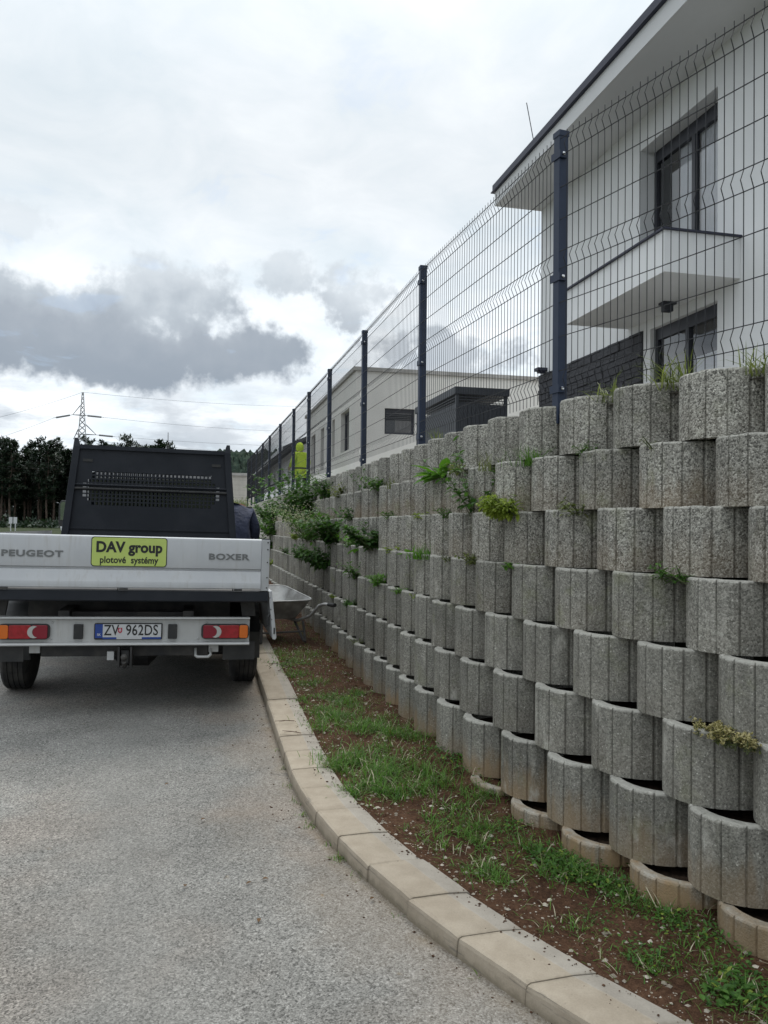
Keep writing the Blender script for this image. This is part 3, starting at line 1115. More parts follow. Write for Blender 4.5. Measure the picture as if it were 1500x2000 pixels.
# earth backing right behind the blocks (stops light leaking between them)
bk = MB()
ss = list(np.arange(-26.4, 0, 2.0)) + list(np.arange(0, 4.9, 0.3))
for i in range(8):
    o = row_off(i) + 0.335
    vs = []
    for s in ss:
        x, y, _ = wall_path(o, s)
        vs.append((x - WOFF.x, y - WOFF.y, row_top(i) - BH - (0.2 if i == 7 else 0)))
        vs.append((x - WOFF.x, y - WOFF.y, row_top(i) - 0.05))
    bk.add(vs, [(2 * k, 2 * k + 2, 2 * k + 3, 2 * k + 1) for k in range(len(ss) - 1)])
tag(obj('earth_backfill', bk, M['fillsoil'], wall), kind='stuff')

# ------------------------------------------------------------------ mesh fence
FO = 1.36
PS = [1.25, -1.32, -3.85, -6.42, -8.70, -11.0, -13.75, -16.6, -19.0, -21.4, -23.8, -26.2]


def ftop(s):
    return EYE + 2.30 - 0.011 * s


fence = tag(empty('mesh_fence', (*wall_path(FO, 0)[:2], TOPZ)), 'anthracite welded mesh fence with square posts on top of the block wall', 'fence')
FOFF = Vector(fence.location)


def wire_panel(p0, p1, z0a, z0b, hgt, wr=0.0023):
    """welded wire panel from p0 to p1, with three V folds"""
    mb = MB()
    a, b = Vector((p0[0], p0[1], 0)), Vector((p1[0], p1[1], 0))
    L = (b - a).length
    d = (b - a) / L
    nr = Vector((d.y, -d.x, 0))
    if nr.dot(Vector((NX, NY, 0))) > 0:
        nr = -nr
    folds = [0.06, hgt * 0.5 - 0.02, hgt - 0.135]
    prof = [(0.0, 0.0)]
    for f0 in folds:
        prof += [(f0, 0.0), (f0 + 0.05, 0.021), (f0 + 0.10, 0.0)]
    prof += [(hgt, 0.0)]
    nw = max(2, int(L / 0.05))
    for k in range(1, nw):
        t = k / nw
        zb = z0a + (z0b - z0a) * t
        pts = [a + d * (L * t) + nr * q + Vector((0, 0, zb + z)) for z, q in prof]
        mb.tube(pts, wr, 4, caps=False)
    hz = []
    for f0 in folds:
        hz += [f0, f0 + 0.10]
    for f0, f1 in ((folds[0] + 0.10, folds[1]), (folds[1] + 0.10, folds[2])):
        hz += [f0 + (f1 - f0) / 3, f0 + (f1 - f0) * 2 / 3]
    for z in hz:
        pts = [a + nr * 0.005 + Vector((0, 0, z0a + z)), b + nr * 0.005 + Vector((0, 0, z0b + z))]
        mb.tube(pts, wr * 1.15, 4, caps=False)
    return mb


def fence_post(s, x, y, th, ztop, yaw=None):
    yaw = -(PI / 2 - A) + th if yaw is None else yaw
    h = ztop - TOPZ
    mb = MB()
    mb.box(-0.030, -0.030, -0.10, 0.030, 0.030, h)
    p = obj('post', mb, M['fence'], fence, bevel=0.004, loc=Vector((x, y, TOPZ)) - FOFF, rot=(0, 0, yaw))
    c = MB()
    c.box(-0.0335, -0.0335, h + 0.0005, 0.0335, 0.0335, h + 0.012)
    c.box(-0.0335, -0.0335, h - 0.020, 0.0335, -0.0305, h + 0.0005)
    c.box(-0.0335, 0.0305, h - 0.020, 0.0335, 0.0335, h + 0.0005)
    c.box(-0.0335, -0.0305, h - 0.020, -0.0305, 0.0305, h + 0.0005)
    c.box(0.0305, -0.0305, h - 0.020, 0.0335, 0.0305, h + 0.0005)
    obj('post_cap', c, M['fence'], p)
    for z in (0.10, h * 0.47, h - 0.13):
        k = MB()
        k.box(-0.046, -0.0365, z - 0.022, 0.046, -0.0310, z + 0.022)
        k.box(0.031, -0.0310, z - 0.022, 0.046, 0.012, z + 0.022)
        k.lathe([(0, 0.010), (0.004, 0.010), (0.009, 0.006)], 'X', (0.046, -0.012, z), 8, 1)
        obj('clamp', k, [M['fence'], M['bolt']], p)
    return p


def panel_between(xa, ya, xb, yb, za, zb):
    a, b = Vector((xa, ya, 0)), Vector((xb, yb, 0))
    nrm = Vector((-NX, -NY, 0)) * 0.022
    d = (b - a).normalized() * 0.032
    a2, b2 = a + d + nrm - FOFF, b - d + nrm - FOFF
    hgt = 1.535
    mb = wire_panel(a2, b2, za - hgt - TOPZ - 0.005, zb - hgt - TOPZ - 0.005, hgt)
    obj('mesh_panel', mb, M['wire'], fence)


PS = [wall_s(1536, FO, EYE + 1.5)] + PS
for i, s in enumerate(PS):
    x, y, th = wall_path(FO, s)
    fence_post(s, x, y, th, ftop(s))
    if i:
        x0, y0, _ = wall_path(FO, PS[i - 1])
        panel_between(x0, y0, x, y, ftop(PS[i - 1]), ftop(s))
s = PS[0] + 2.5
x, y, th = wall_path(FO, s)
fence_post(s, x, y, th, ftop(s))
panel_between(*wall_path(FO, s)[:2], *wall_path(FO, PS[0])[:2], ftop(s), ftop(PS[0]))
# return of the fence at the far corner
ex, ey, _ = wall_path(FO, PS[-1])
rx, ry = ex - NX * 0.68, ey - NY * 0.68
fence_post(0, rx, ry, 0, ftop(PS[-1]))
panel_between(ex, ey, rx, ry, ftop(PS[-1]), ftop(PS[-1]))
rx2, ry2 = ex - NX * 3.1, ey - NY * 3.1
fence_post(0, rx2, ry2, 0, ftop(PS[-1]))
panel_between(rx, ry, rx2, ry2, ftop(PS[-1]), ftop(PS[-1]))

# ------------------------------------------------------------------ houses


def wall_with_holes(mb, L0, L1, Z0, Z1, y0, y1, holes, mi=0):
    xs = sorted({L0, L1, *[h[0] for h in holes], *[h[1] for h in holes]})
    zs = sorted({Z0, Z1, *[h[2] for h in holes], *[h[3] for h in holes]})
    for a, b in zip(xs[:-1], xs[1:]):
        for c, d in zip(zs[:-1], zs[1:]):
            mx, mz = (a + b) / 2, (c + d) / 2
            if any(h[0] < mx < h[1] and h[2] < mz < h[3] for h in holes):
                continue
            mb.box(a, y0, c, b, y1, d, mi)
    bm = bmesh.new()
    return mb


def merged(mb):
    """drop the doubled inner faces of butted boxes"""
    seen = {}
    key = lambda f: tuple(sorted(tuple(round(c, 5) for c in mb.v[i]) for i in f))
    for n, f in enumerate(mb.f):
        seen.setdefault(key(f), []).append(n)
    drop = {n for v in seen.values() if len(v) > 1 for n in v}
    mb.f, mb.mi = [f for n, f in enumerate(mb.f) if n not in drop], [m for n, m in enumerate(mb.mi) if n not in drop]
    return mb


HROT = (0, 0, -(PI / 2 - A))
GZ = TOPZ - 0.05
hx, hy = 3.04, 15.65
house = tag(empty('house', (hx, hy, GZ), HROT), 'large white two storey house with dark roof edge behind the fence', 'house')
HL, HD, HH = 13.0, 9.0, 5.63
win = (3.62, 5.49, 3.22, 5.15)
door = (3.92, 5.49, 0.0, 2.34)
mb = MB()
wall_with_holes(mb, 0, HL, 0, HH, 0, 0.40, [win, door])
obj('front_wall', merged(mb), M['white_wall'], house)
mb = MB()
mb.box(0, 0.40, 0, 0.35, HD, HH)
obj('end_wall', mb, M['white_wall'], house)
mb = MB()
mb.box(HL - 0.35, 0.40, 0, HL, HD, HH)
obj('end_wall', mb, M['white_wall'], house)
mb = MB()
mb.box(0.35, HD - 0.35, 0, HL - 0.35, HD, HH)
obj('rear_wall', mb, M['white_wall'], house)
mb = MB()
mb.box(0.35, 0.40, 2.72, HL - 0.35, HD - 0.35, 2.95)
obj('floor_slab', mb, M['interior'], house)
# roof with deep flat eaves
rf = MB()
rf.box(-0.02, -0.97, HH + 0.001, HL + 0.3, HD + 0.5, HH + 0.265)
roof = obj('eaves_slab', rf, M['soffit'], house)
t = MB()
t.prism_x([(-1.03, HH + 0.27), (-1.03, HH + 0.29), (-0.995, HH + 0.30), (-0.995, HH + 0.43), (-0.90, HH + 0.43), (-0.90, HH + 0.27)], -0.09, HL + 0.36)
t.prism_y([(-0.089, HH + 0.2705), (-0.089, HH + 0.2905), (-0.055, HH + 0.3005), (-0.055, HH + 0.4305), (0.05, HH + 0.4305), (0.05, HH + 0.2705)], -0.899, HD + 0.55)
obj('roof_trim', t, M['trim'], roof)
t = MB()
t.prism_x([(-0.90, HH + 0.27), (-0.90, HH + 0.40), (HD / 2, HH + 0.75), (HD + 0.5, HH + 0.40), (HD + 0.5, HH + 0.27)], 0.051, HL + 0.3)
obj('roof_sheet', t, M['roof'], roof)
t = MB()
t.tube([(1.15, -0.6, HH + 0.40), (1.15, -0.82, HH + 1.45)], 0.008, 6)
obj('lightning_rod', t, M['dark_frame'], roof)


def window(parent, x0, x1, z0, z1, yf, mull=None, pane='pane', name='window', fw=0.07, top=0.0):
    w = MB()
    w.box(x0, yf, z0, x0 + fw, yf + 0.07, z1)
    w.box(x1 - fw, yf, z0, x1, yf + 0.07, z1)
    w.box(x0 + fw, yf, z0, x1 - fw, yf + 0.07, z0 + fw)
    w.box(x0 + fw, yf, z1 - fw - top, x1 - fw, yf + 0.07, z1)
    if mull:
        w.box(mull - fw * 0.55, yf - 0.004, z0 + fw, mull + fw * 0.55, yf + 0.066, z1 - fw - top)
    wo = obj(name, merged(w), M['dark_frame'], parent)
    spans = [(x0 + fw, mull - fw * 0.55), (mull + fw * 0.55, x1 - fw)] if mull else [(x0 + fw, x1 - fw)]
    for a, b in spans:
        p = MB()
        if pane == 'pane':      # single sheet of clear glass
            p.add([(a, yf + 0.035, z0 + fw), (b, yf + 0.035, z0 + fw), (b, yf + 0.035, z1 - fw - top), (a, yf + 0.035, z1 - fw - top)], [(0, 1, 2, 3)])
        else:
            p.box(a, yf + 0.03, z0 + fw, b, yf + 0.045, z1 - fw - top)
        obj('pane', p, M[pane], wo)
    return wo


w = window(house, win[0] + 0.002, win[1] - 0.002, win[2] + 0.002, win[3] - 0.002, 0.24, mull=4.62, top=0.12)
c = MB()
n = 26
for a, b in ((4.18, 4.58), (4.68, 5.46)):
    for k in range(n):
        xa, xb = a + (b - a) * k / n, a + (b - a) * (k + 1) / n
        ya, yb = 0.325 + 0.012 * math.sin(k * 1.9), 0.325 + 0.012 * math.sin((k + 1) * 1.9)
        c.add([(xa, ya, win[2] + 0.03), (xb, yb, win[2] + 0.03), (xb, yb, win[3] - 0.1), (xa, ya, win[3] - 0.1)], [(0, 1, 2, 3)])
obj('curtain_glare', c, M['curtain_glare'], w)
s_ = MB()
s_.box(win[0] + 0.002, -0.03, win[2] - 0.028, win[1] - 0.002, 0.238, win[2] + 0.001)
obj('sill', s_, M['trim'], w)
w = window(house, door[0] + 0.002, door[1] - 0.002, 0.002, door[3] - 0.002, 0.08, mull=4.72, top=0.10, name='glazed_door')
c = MB()  # pale folds stand in for the bright reflection in the right sash
for k in range(n):
    a, b = 4.78, 5.45
    xa, xb = a + (b - a) * k / n, a + (b - a) * (k + 1) / n
    ya, yb = 0.165 + 0.012 * math.sin(k * 2.1), 0.165 + 0.012 * math.sin((k + 1) * 2.1)
    c.add([(xa, ya, 0.1), (xb, yb, 0.1), (xb, yb, 1.75), (xa, ya, 1.75)], [(0, 1, 2, 3)])
obj('curtain_glare', c, M['curtain_glare'], w)
hd = MB()
hd.tube([(4.80, 0.079, 1.0), (4.80, 0.03, 1.0), (4.90, 0.03, 1.0)], 0.01, 6)
obj('handle', hd, M['bolt'], w)
# entrance canopy
cp = MB()
cp.box(3.29, -1.06, 2.49, 5.94, -0.001, 3.0)
can = obj('canopy', cp, M['white_wall'], house)
cc = MB()
cc.box(3.26, -1.10, 3.001, 5.98, -0.001, 3.022)
obj('canopy_flashing', cc, M['trim'], can)
lm = MB()
lm.box(4.70, -0.36, 2.455, 4.84, -0.16, 2.489)
lm.box(4.72, -0.33, 2.36, 4.82, -0.20, 2.454)
obj('canopy_lamp', lm, M['dark_frame'], can, bevel=0.006)
# dark stone cladding, stone by stone
cl = tag(obj('stone_cladding', MB().box(0.0, -0.012, 0.0, 3.73, -0.001, 2.36), M['slate'], house))
unit = MB()
unit.add([(0, 0, 0), (1, 0, 0), (1, 0, 1), (0, 0, 1), (0.02, -0.9, 0.05), (0.98, -1, 0.05), (0.98, -0.85, 0.95), (0.02, -1.05, 0.95)],
         [(4, 5, 6, 7), (0, 1, 5, 4), (1, 2, 6, 5), (2, 3, 7, 6), (3, 0, 4, 7)])
um = unit.mesh('cladding_stone', M['slate'])
rc = random.Random(3)
z = 0.62
while z < 2.34:
    h = rc.choice((0.075, 0.10, 0.125))
    h = min(h, 2.36 - z)
    x = 0.0
    while x < 3.70:
        L = min(rc.uniform(0.18, 0.46), 3.73 - x)
        if 3.73 - (x + L) < 0.1:
            L = 3.73 - x
        so = link('cladding_stone', um, cl, (x, -0.0125, z))
        so.scale = (L - 0.004, rc.uniform(0.008, 0.034), h - 0.004)
        x += L
    z += h
lp = MB()
lp.box(0.16, -0.20, 2.40, 0.34, -0.002, 2.46)
lp.box(0.20, -0.16, 2.362, 0.30, -0.02, 2.40)
obj('wall_lamp', lp, M['trim'], house, bevel=0.004)

# cream single storey house further back
b2x, b2y = -0.77, 20.7
h2 = tag(empty('house', (b2x, b2y, GZ), HROT), 'low cream flat roofed house beyond the slatted shed', 'house')
# local x runs towards the camera, so the house reaches back to negative x
BH2 = 3.42
wl = []
for xa, xb in ((606, 614), (624.5, 631), (646.5, 652), (663.5, 680)):
    def tt(px):
        k = (px - 750) / F
        zz = (b2x + math.tan(A) * b2y) / (k + math.tan(A))
        return (b2y - zz) / math.cos(A)
    wl.append((tt(xa), tt(xb), 1.45 if xb > 640 else 1.2, 2.58))
wl = [(a, b, c, d) for a, b, c, d in wl]
mb = MB()
wall_with_holes(mb, -9.6, 0, 0, BH2, 0, 0.35, wl)
obj('road_side_wall', merged(mb), M['cream_wall'], h2)
for (a, b, c, d) in wl:
    window(h2, a + 0.002, b - 0.002, c + 0.002, d - 0.002, 0.12, pane='dark_pane', fw=0.06)
# gable side that faces the camera: local plane x = 0
ga = empty('tmp')
bpy.data.objects.remove(ga)
mb = MB()
hw0, hw1, hz0, hz1 = 0.78, 1.60, 1.80, 2.48


def gable(mb, Y0, Y1, Z0, Z1, x0, x1, holes):
    ys = sorted({Y0, Y1, *[h[0] for h in holes], *[h[1] for h in holes]})
    zs = sorted({Z0, Z1, *[h[2] for h in holes], *[h[3] for h in holes]})
    for a, b in zip(ys[:-1], ys[1:]):
        for c, d in zip(zs[:-1], zs[1:]):
            if any(h[0] < (a + b) / 2 < h[1] and h[2] < (c + d) / 2 < h[3] for h in holes):
                continue
            mb.box(x0, a, c, x1, b, d)


gable(mb, 0.35, 11.0, 0, BH2, -0.35, 0.0, [(hw0, hw1, hz0, hz1)])
obj('gable_wall', merged(mb), M['beige_wall'] if False else M['cream_wall'], h2)
fr = MB()
fr.box(-0.16, hw0 + 0.002, hz0 + 0.002, -0.09, hw0 + 0.06, hz1 - 0.002)
fr.box(-0.16, hw1 - 0.06, hz0 + 0.002, -0.09, hw1 - 0.002, hz1 - 0.002)
fr.box(-0.16, hw0 + 0.06, hz0 + 0.002, -0.09, hw1 - 0.06, hz0 + 0.06)
fr.box(-0.16, hw0 + 0.06, hz1 - 0.10, -0.09, hw1 - 0.06, hz1 - 0.002)
fo = obj('window', merged(fr), M['dark_frame'], h2)
pn = MB()
pn.box(-0.13, hw0 + 0.06, hz0 + 0.06, -0.12, hw1 - 0.06, hz1 - 0.10)
obj('pane', pn, M['dark_pane'], fo)
for k in range(4):
    z = hz1 - 0.14 - k * 0.045
    sl = MB()
    sl.box(-0.085, hw0 + 0.03, z - 0.012, -0.05, hw1 - 0.03, z + 0.004)
    obj('blind_slat', sl, M['shed'], fo)
mb = MB()
mb.box(-9.6, 0.35, 0, -9.25, 11, BH2)
mb.box(-9.25, 10.65, 0, -0.35, 11, BH2)
obj('rear_wall', merged(mb), M['cream_wall'], h2)
mb = MB()
mb.box(-9.68, -0.06, BH2 + 0.001, 0.06, 11.06, BH2 + 0.10)
obj('roof_parapet', mb, M['paving'], h2)

# third house, dark pitched roof
h3 = tag(empty('house', (b2x - TX * 12.5, b2y - TY * 12.5, GZ), HROT), 'distant white house with dark pitched roof seen through the far fence panels', 'house')
mb = MB()
hl3 = [(-3.2, -2.4, 0.2, 2.1), (-6.4, -5.2, 0.9, 2.1), (-10, -9, 0.9, 2.1)]
wall_with_holes(mb, -16, 0, 0, 2.6, 0, 0.3, hl3)
mb.box(-0.3, 0.3, 0, 0, 9, 2.6)
mb.box(-16, 0.3, 0, -15.7, 9, 2.6)
mb.box(-15.7, 8.7, 0, -0.3, 9, 2.6)
obj('wall', merged(mb), M['white_wall'], h3)
for (a, b, c, d) in hl3:
    window(h3, a + 0.002, b - 0.002, c + 0.002, d - 0.002, 0.1, pane='dark_pane')
mb = MB()
mb.prism_x([(-0.6, 2.45), (-0.6, 2.6), (4.5, 5.0), (9.6, 2.6), (9.6, 2.45), (4.5, 4.8)], -16.4, 0.4)
obj('roof', mb, M['roof'], h3)
mb = MB()
mb.box(-16.3, -0.66, 2.44, 0.3, -0.601, 2.60)
obj('gutter', mb, M['curtain_glare'], h3)
gb = MB()
gb.add([(-0.02, 0.0, 2.6), (-0.02, 9.0, 2.6), (-0.02, 4.5, 4.79)], [(0, 1, 2)])
obj('gable_triangle', gb, M['white_wall'], h3)

# far commercial building at the end of the road
fb = tag(empty('commercial_building', (*px_depth(450, 985, 75).xy, 0), (0, 0, A)), 'plain beige industrial hall at the far end of the road', 'building')
mb = MB()
mb.box(-9.2, 0, 0, 2.2, 14, 6.3)
obj('wall', mb, M['beige_wall'], fb)
mb = MB()
mb.box(-9.35, -0.15, 6.301, 2.35, 14.15, 6.55)
obj('roof_edge', mb, M['paving'], fb)
for k in range(2):
    window(fb, -8 + k * 4, -6 + k * 4, 2, 4, -0.075, pane='dark_pane')

# slatted garden shed between the houses
sx, sy = 1.29, 14.5
shed = tag(empty('garden_shed', (sx, sy, GZ), HROT), 'anthracite slatted garden shed with flat roof beside the white house', 'shed')
SH, SL_, SWd = 1.93, 2.7, 1.0
mb = MB()
mb.box(-SL_ + 0.05, 0.05, 0, -0.05, SWd - 0.05, SH - 0.34)
obj('shed_core', mb, M['shed'], shed)
mb = MB()
for px_, py_ in ((-0.03, 0.03), (-0.03, SWd - 0.03), (-SL_ + 0.03, 0.03), (-SL_ + 0.03, SWd - 0.03)):
    mb = MB()
    mb.box(px_ - 0.028, py_ - 0.028, 0, px_ + 0.028, py_ + 0.028, SH - 0.14)
    obj('corner_post', mb, M['shed'], shed)
mb = MB()
mb.box(-SL_ - 0.03, -0.03, SH - 0.139, 0.03, SWd + 0.03, SH)
obj('roof', mb, M['shed'], shed, bevel=0.01)
slat = MB().box(-0.036, -0.010, 0, 0.036, 0.010, SH - 0.32)
sm_ = slat.mesh('slat', M['shed'])
for k in range(11):
    link('slat', sm_, shed, (-0.015, 0.10 + k * 0.08, 0.02), (0, 0, PI / 2))
for k in range(32):
    link('slat', sm_, shed, (-0.10 - k * 0.0806, 0.015, 0.02))
for k in range(3):
    mb = MB()
    mb.box(-0.012, 0.06, SH - 0.29 + k * 0.05, 0.0, SWd - 0.06, SH - 0.275 + k * 0.05)
    obj('louvre_board', mb, M['shed'], shed)
    mb = MB()
    mb.box(-SL_ + 0.06, 0.0, SH - 0.29 + k * 0.05, -0.06, 0.012, SH - 0.275 + k * 0.05)
    obj('louvre_board', mb, M['shed'], shed)

# ------------------------------------------------------------------ pickup truck
M['white_paint'] = m_paint('white_vehicle_paint', (0.60, 0.61, 0.62), (0.66, 0.67, 0.68), 0.3, coat=0.3, amt=0.15)
M['alu'] = m_paint('anodised_aluminium_boards', (0.40, 0.41, 0.425), (0.455, 0.465, 0.475), 0.42, metal=0.2, amt=0.42)
M['alu_light'] = m_paint('painted_light_bar', (0.40, 0.405, 0.40), (0.48, 0.485, 0.48), 0.45, metal=0.1, amt=0.5)
M['headboard'] = mat('dark_grey_headboard_paint', (0.013, 0.016, 0.023), 0.55, spec=0.3, build=grime((0.011, 0.014, 0.020), (0.019, 0.022, 0.029), 2.5, 4))
M['black'] = mat('black_plastic', (0.018, 0.019, 0.020), 0.55, build=grime((0.014, 0.015, 0.016), (0.032, 0.031, 0.030), 6, 4))
M['rubber'] = mat('tyre_rubber', (0.016, 0.016, 0.017), 0.85, build=grime((0.012, 0.012, 0.013), (0.045, 0.042, 0.038), 8, 4))
M['under'] = mat('underbody_steel', (0.035, 0.035, 0.036), 0.7, build=grime((0.02, 0.02, 0.021), (0.06, 0.055, 0.05), 5, 4))
M['rim'] = mat('grey_steel_rim', (0.35, 0.35, 0.36), 0.45, metal=0.6)
M['red_lens'] = mat('red_lens', (0.42, 0.012, 0.02), 0.12, spec=0.6, build=grime((0.24, 0.008, 0.012), (0.33, 0.012, 0.02), 30, 2))
M['red_dark'] = mat('deep_red_lens', (0.20, 0.006, 0.02), 0.12, spec=0.6)
M['amber'] = mat('amber_lens', (0.58, 0.13, 0.012), 0.12, spec=0.6)
M['clear'] = mat('clear_lens', (0.40, 0.41, 0.39), 0.15, spec=0.6)
M['plate_white'] = mat('plate_white', (0.50, 0.51, 0.52), 0.4)
M['plate_blue'] = mat('plate_blue', (0.015, 0.05, 0.24), 0.4)
M['ink'] = mat('black_print', (0.012, 0.012, 0.012), 0.5)
M['ink_white'] = mat('white_print', (0.6, 0.6, 0.6), 0.5)
M['lime'] = mat('lime_sticker', (0.46, 0.56, 0.14), 0.4, build=grime((0.43, 0.53, 0.13), (0.48, 0.58, 0.16), 4, 3))
M['chrome_text'] = mat('grey_badge_lettering', (0.20, 0.205, 0.21), 0.3, metal=0.5)
M['mirror'] = mat('mirror_glass', (0.6, 0.65, 0.7), 0.03, metal=1.0)
M['shield_red'] = mat('crest_red', (0.35, 0.02, 0.05), 0.5)

TROLL = 0.017
truck = tag(empty('pickup_truck', (-1.965, 6.08, gz(6.08)), (0.032, TROLL, R(13.2))), 'white dropside pickup truck parked at the kerb with a lime sign on its tailgate', 'truck')


def tp(name, mb, m, parent=None, **kw):
    return obj(name, mb, m, parent or truck, **kw)


HWD = 1.065         # half width of the bed
# --- tailgate: pressed aluminium profile
tg = MB()
tg.prism_x([(0.000, 1.245), (0.000, 1.455), (0.006, 1.472), (0.018, 1.480), (0.034, 1.478), (0.036, 1.09), (-0.022, 1.088), (-0.026, 1.094), (-0.026, 1.135), (-0.024, 1.140), (0.000, 1.222), (0.014, 1.228), (0.014, 1.239)], -HWD + 0.005, HWD - 0.062)
tailgate = tp('tailgate', tg, M['alu'], autosm=30)
for x in (-0.86, -0.02, 0.83):
    h = MB()
    h.box(x - 0.03, -0.034, 1.074, x + 0.03, -0.006, 1.0875)
    h.tube([(x - 0.045, -0.026, 1.082), (x - 0.036, -0.026, 1.082)], 0.010, 8)
    obj('hinge', h, M['under'], tailgate)
# lettering on the tailgate
le = link('lettering', text_mesh('lettering', 'PEUGEOT', 0.064, M['chrome_text'], 0.002, 0.0022, 1.42, 1.10), tailgate, (-0.672, -0.0025, 1.335))
le = link('lettering', text_mesh('lettering', 'BOXER', 0.064, M['chrome_text'], 0.002, 0.0022, 1.42, 1.10), tailgate, (0.752, -0.0025, 1.335))


def rrect(x0, z0, x1, z1, r, n=5):
    pts = []
    for cx, cz, a0 in ((x1 - r, z1 - r, 0), (x0 + r, z1 - r, PI / 2), (x0 + r, z0 + r, PI), (x1 - r, z0 + r, 1.5 * PI)):
        for k in range(n + 1):
            a = a0 + PI / 2 * k / n
            pts.append((cx + r * math.cos(a), cz + r * math.sin(a)))
    return pts


sg = MB()
sg.prism_y(rrect(-0.262, 1.248, 0.288, 1.472, 0.024), -0.0022, -0.0005)
sign = obj('advertising_sign', sg, M['ink'], tailgate)
sg = MB()
sg.prism_y(rrect(-0.256, 1.254, 0.282, 1.466, 0.020), -0.0040, -0.0023)
obj('sign_face', sg, M['lime'], sign)
link('lettering', text_mesh('lettering', 'DAV group', 0.110, M['ink'], 0.0006, 0.0042, 0.92, 1.02), sign, (0.012, -0.0050, 1.392))
link('lettering', text_mesh('lettering', 'plotové  systémy', 0.070, M['ink'], 0.0006, 0.0017, 0.86, 1.02), sign, (0.012, -0.0050, 1.297))
# --- corner posts of the bed
for sx in (-1, 1):
    c = MB()
    xa, xb = sorted((sx * (HWD - 0.060), sx * (HWD + 0.002)))
    c.box(xa, -0.012, 1.075, xb, 0.05, 1.478)
    cp_ = tp('corner_post', c, M['alu'], bevel=0.004)
    b = MB()
    for z in (1.10, 1.18, 1.30, 1.40, 1.455):
        b.lathe([(0, 0.006), (-0.004, 0.005)], 'Y', (sx * (HWD - 0.014), -0.0125, z), 8)
    obj('rivet', b, M['under'], cp_)
    cb = MB()
    cb.box(xa + 0.002, -0.0105, 1.4785, xb - 0.002, 0.048, 1.486)
    obj('post_cap', cb, M['black'], cp_)
# --- bed floor and rear cross beam
BL = 3.10
f = MB()
f.box(-HWD, 0.04, 1.045, HWD, BL, 1.072)
tp('bed_floor', f, M['under'])
f = MB()
f.prism_x([(0.004, 0.985), (-0.010, 0.995), (-0.010, 1.068), (0.038, 1.068), (0.038, 0.985)], -HWD, HWD)
tp('rear_cross_beam', f, M['headboard'])
for y in (0.55, 1.0, 1.6, 2.2, 2.8):
    f = MB()
    f.box(-HWD + 0.02, y - 0.03, 0.985, HWD - 0.02, y + 0.03, 1.044)
    tp('cross_member', f, M['under'])
# --- dropsides: left one up, right one hanging
sb = MB()
sb.prism_y([(-HWD - 0.002, 1.075), (-HWD - 0.002, 1.47), (-HWD + 0.026, 1.478), (-HWD + 0.028, 1.075)], 0.055, BL - 0.06)
tp('side_board', sb, M['alu'])
sb = MB()
sb.prism_y([(HWD + 0.004, 1.07), (HWD + 0.030, 1.075), (HWD + 0.078, 0.705), (HWD + 0.066, 0.690), (HWD + 0.048, 0.695)], -0.004, BL - 0.06)
sbo = tp('side_board', sb, M['alu'], bevel=0.003)
sbo['label'] = 'lowered right side board hanging beside the bed'
b = MB()
b.box(HWD + 0.052, -0.0065, 0.735, HWD + 0.064, -0.0045, 0.785)
for z in (1.02, 0.93, 0.85):
    b.lathe([(0, 0.005), (-0.003, 0.004)], 'Y', (HWD + 0.052 - (z - 0.7) * 0.115, -0.0045, z), 6)
b.tube([(HWD + 0.028, 0.02, 0.90), (HWD + 0.010, 0.01, 0.87), (HWD + 0.012, 0.01, 0.80)], 0.012, 6)
obj('latch', b, M['black'], sbo)
# --- light bar
lb = MB()
lb.prism_x([(0.065, 0.858), (0.062, 0.846), (0.100, 0.838), (0.100, 0.668), (0.066, 0.660), (0.058, 0.648), (0.066, 0.640), (0.125, 0.640), (0.125, 0.858)], -0.912, 0.936)
lbar = tp('light_bar', lb, M['alu_light'], autosm=25)
for x in (-0.535, -0.54, 0.60, 0.54):
    b = MB()
    b.lathe([(0, 0.010), (-0.004, 0.009), (-0.008, 0.004)], 'Y', (x, 0.0995, 0.815 if abs(x) != 0.54 else 0.69), 10)
    obj('bolt_head', b, M['alu_light'], lbar)
for x in (-0.345, 0.345):
    b = MB()
    b.box(x - 0.034, 0.072, 0.690, x + 0.034, 0.0995, 0.803)
    obj('rubber_buffer', b, M['black'], lbar, bevel=0.006)
# --- rear lights
for sx in (-1, 1):
    t = MB()
    inn, outr = (0.575, 0.928) if sx > 0 else (0.558, 0.905)

    def rr_(x0, x1, z0=0.686, z1=0.808, r=0.03):
        a, b_ = sorted((sx * x0, sx * x1))
        return rrect(a, z0, b_, z1, r, 4)
    t.prism_y(rr_(inn - 0.012, outr + 0.004, 0.689, 0.805, 0.033), 0.070, 0.0985)
    hs = tp('tail_light', t, M['black'])
    for x0, x1, mt, yy in ((outr - 0.072, outr - 0.006, 'amber', 0.056), (outr - 0.232, outr - 0.074, 'red_lens', 0.058), (inn + 0.002, outr - 0.234, 'red_dark', 0.058)):
        l = MB()
        l.prism_y(rr_(x0, x1, 0.696, 0.798, 0.014), yy, 0.0695)
        lo = obj('lens', l, M[mt], hs, bevel=0.004)
    l = MB()
    # crescent reversing light
    cx = sx * (inn + 0.098)
    arc1 = [(cx + 0.044 * math.cos(a) * sx, 0.7465 + 0.046 * math.sin(a)) for a in np.linspace(-PI * 0.62, PI * 0.62, 15)]
    arc2 = [(cx - sx * 0.034 + 0.044 * math.cos(a) * sx, 0.7465 + 0.042 * math.sin(a)) for a in np.linspace(PI * 0.42, -PI * 0.42, 11)]
    pl = arc1 + arc2
    if sx < 0:
        pl = pl[::-1]
    l.prism_y(pl, 0.0535, 0.0578)
    obj('lens', l, M['clear'], hs)
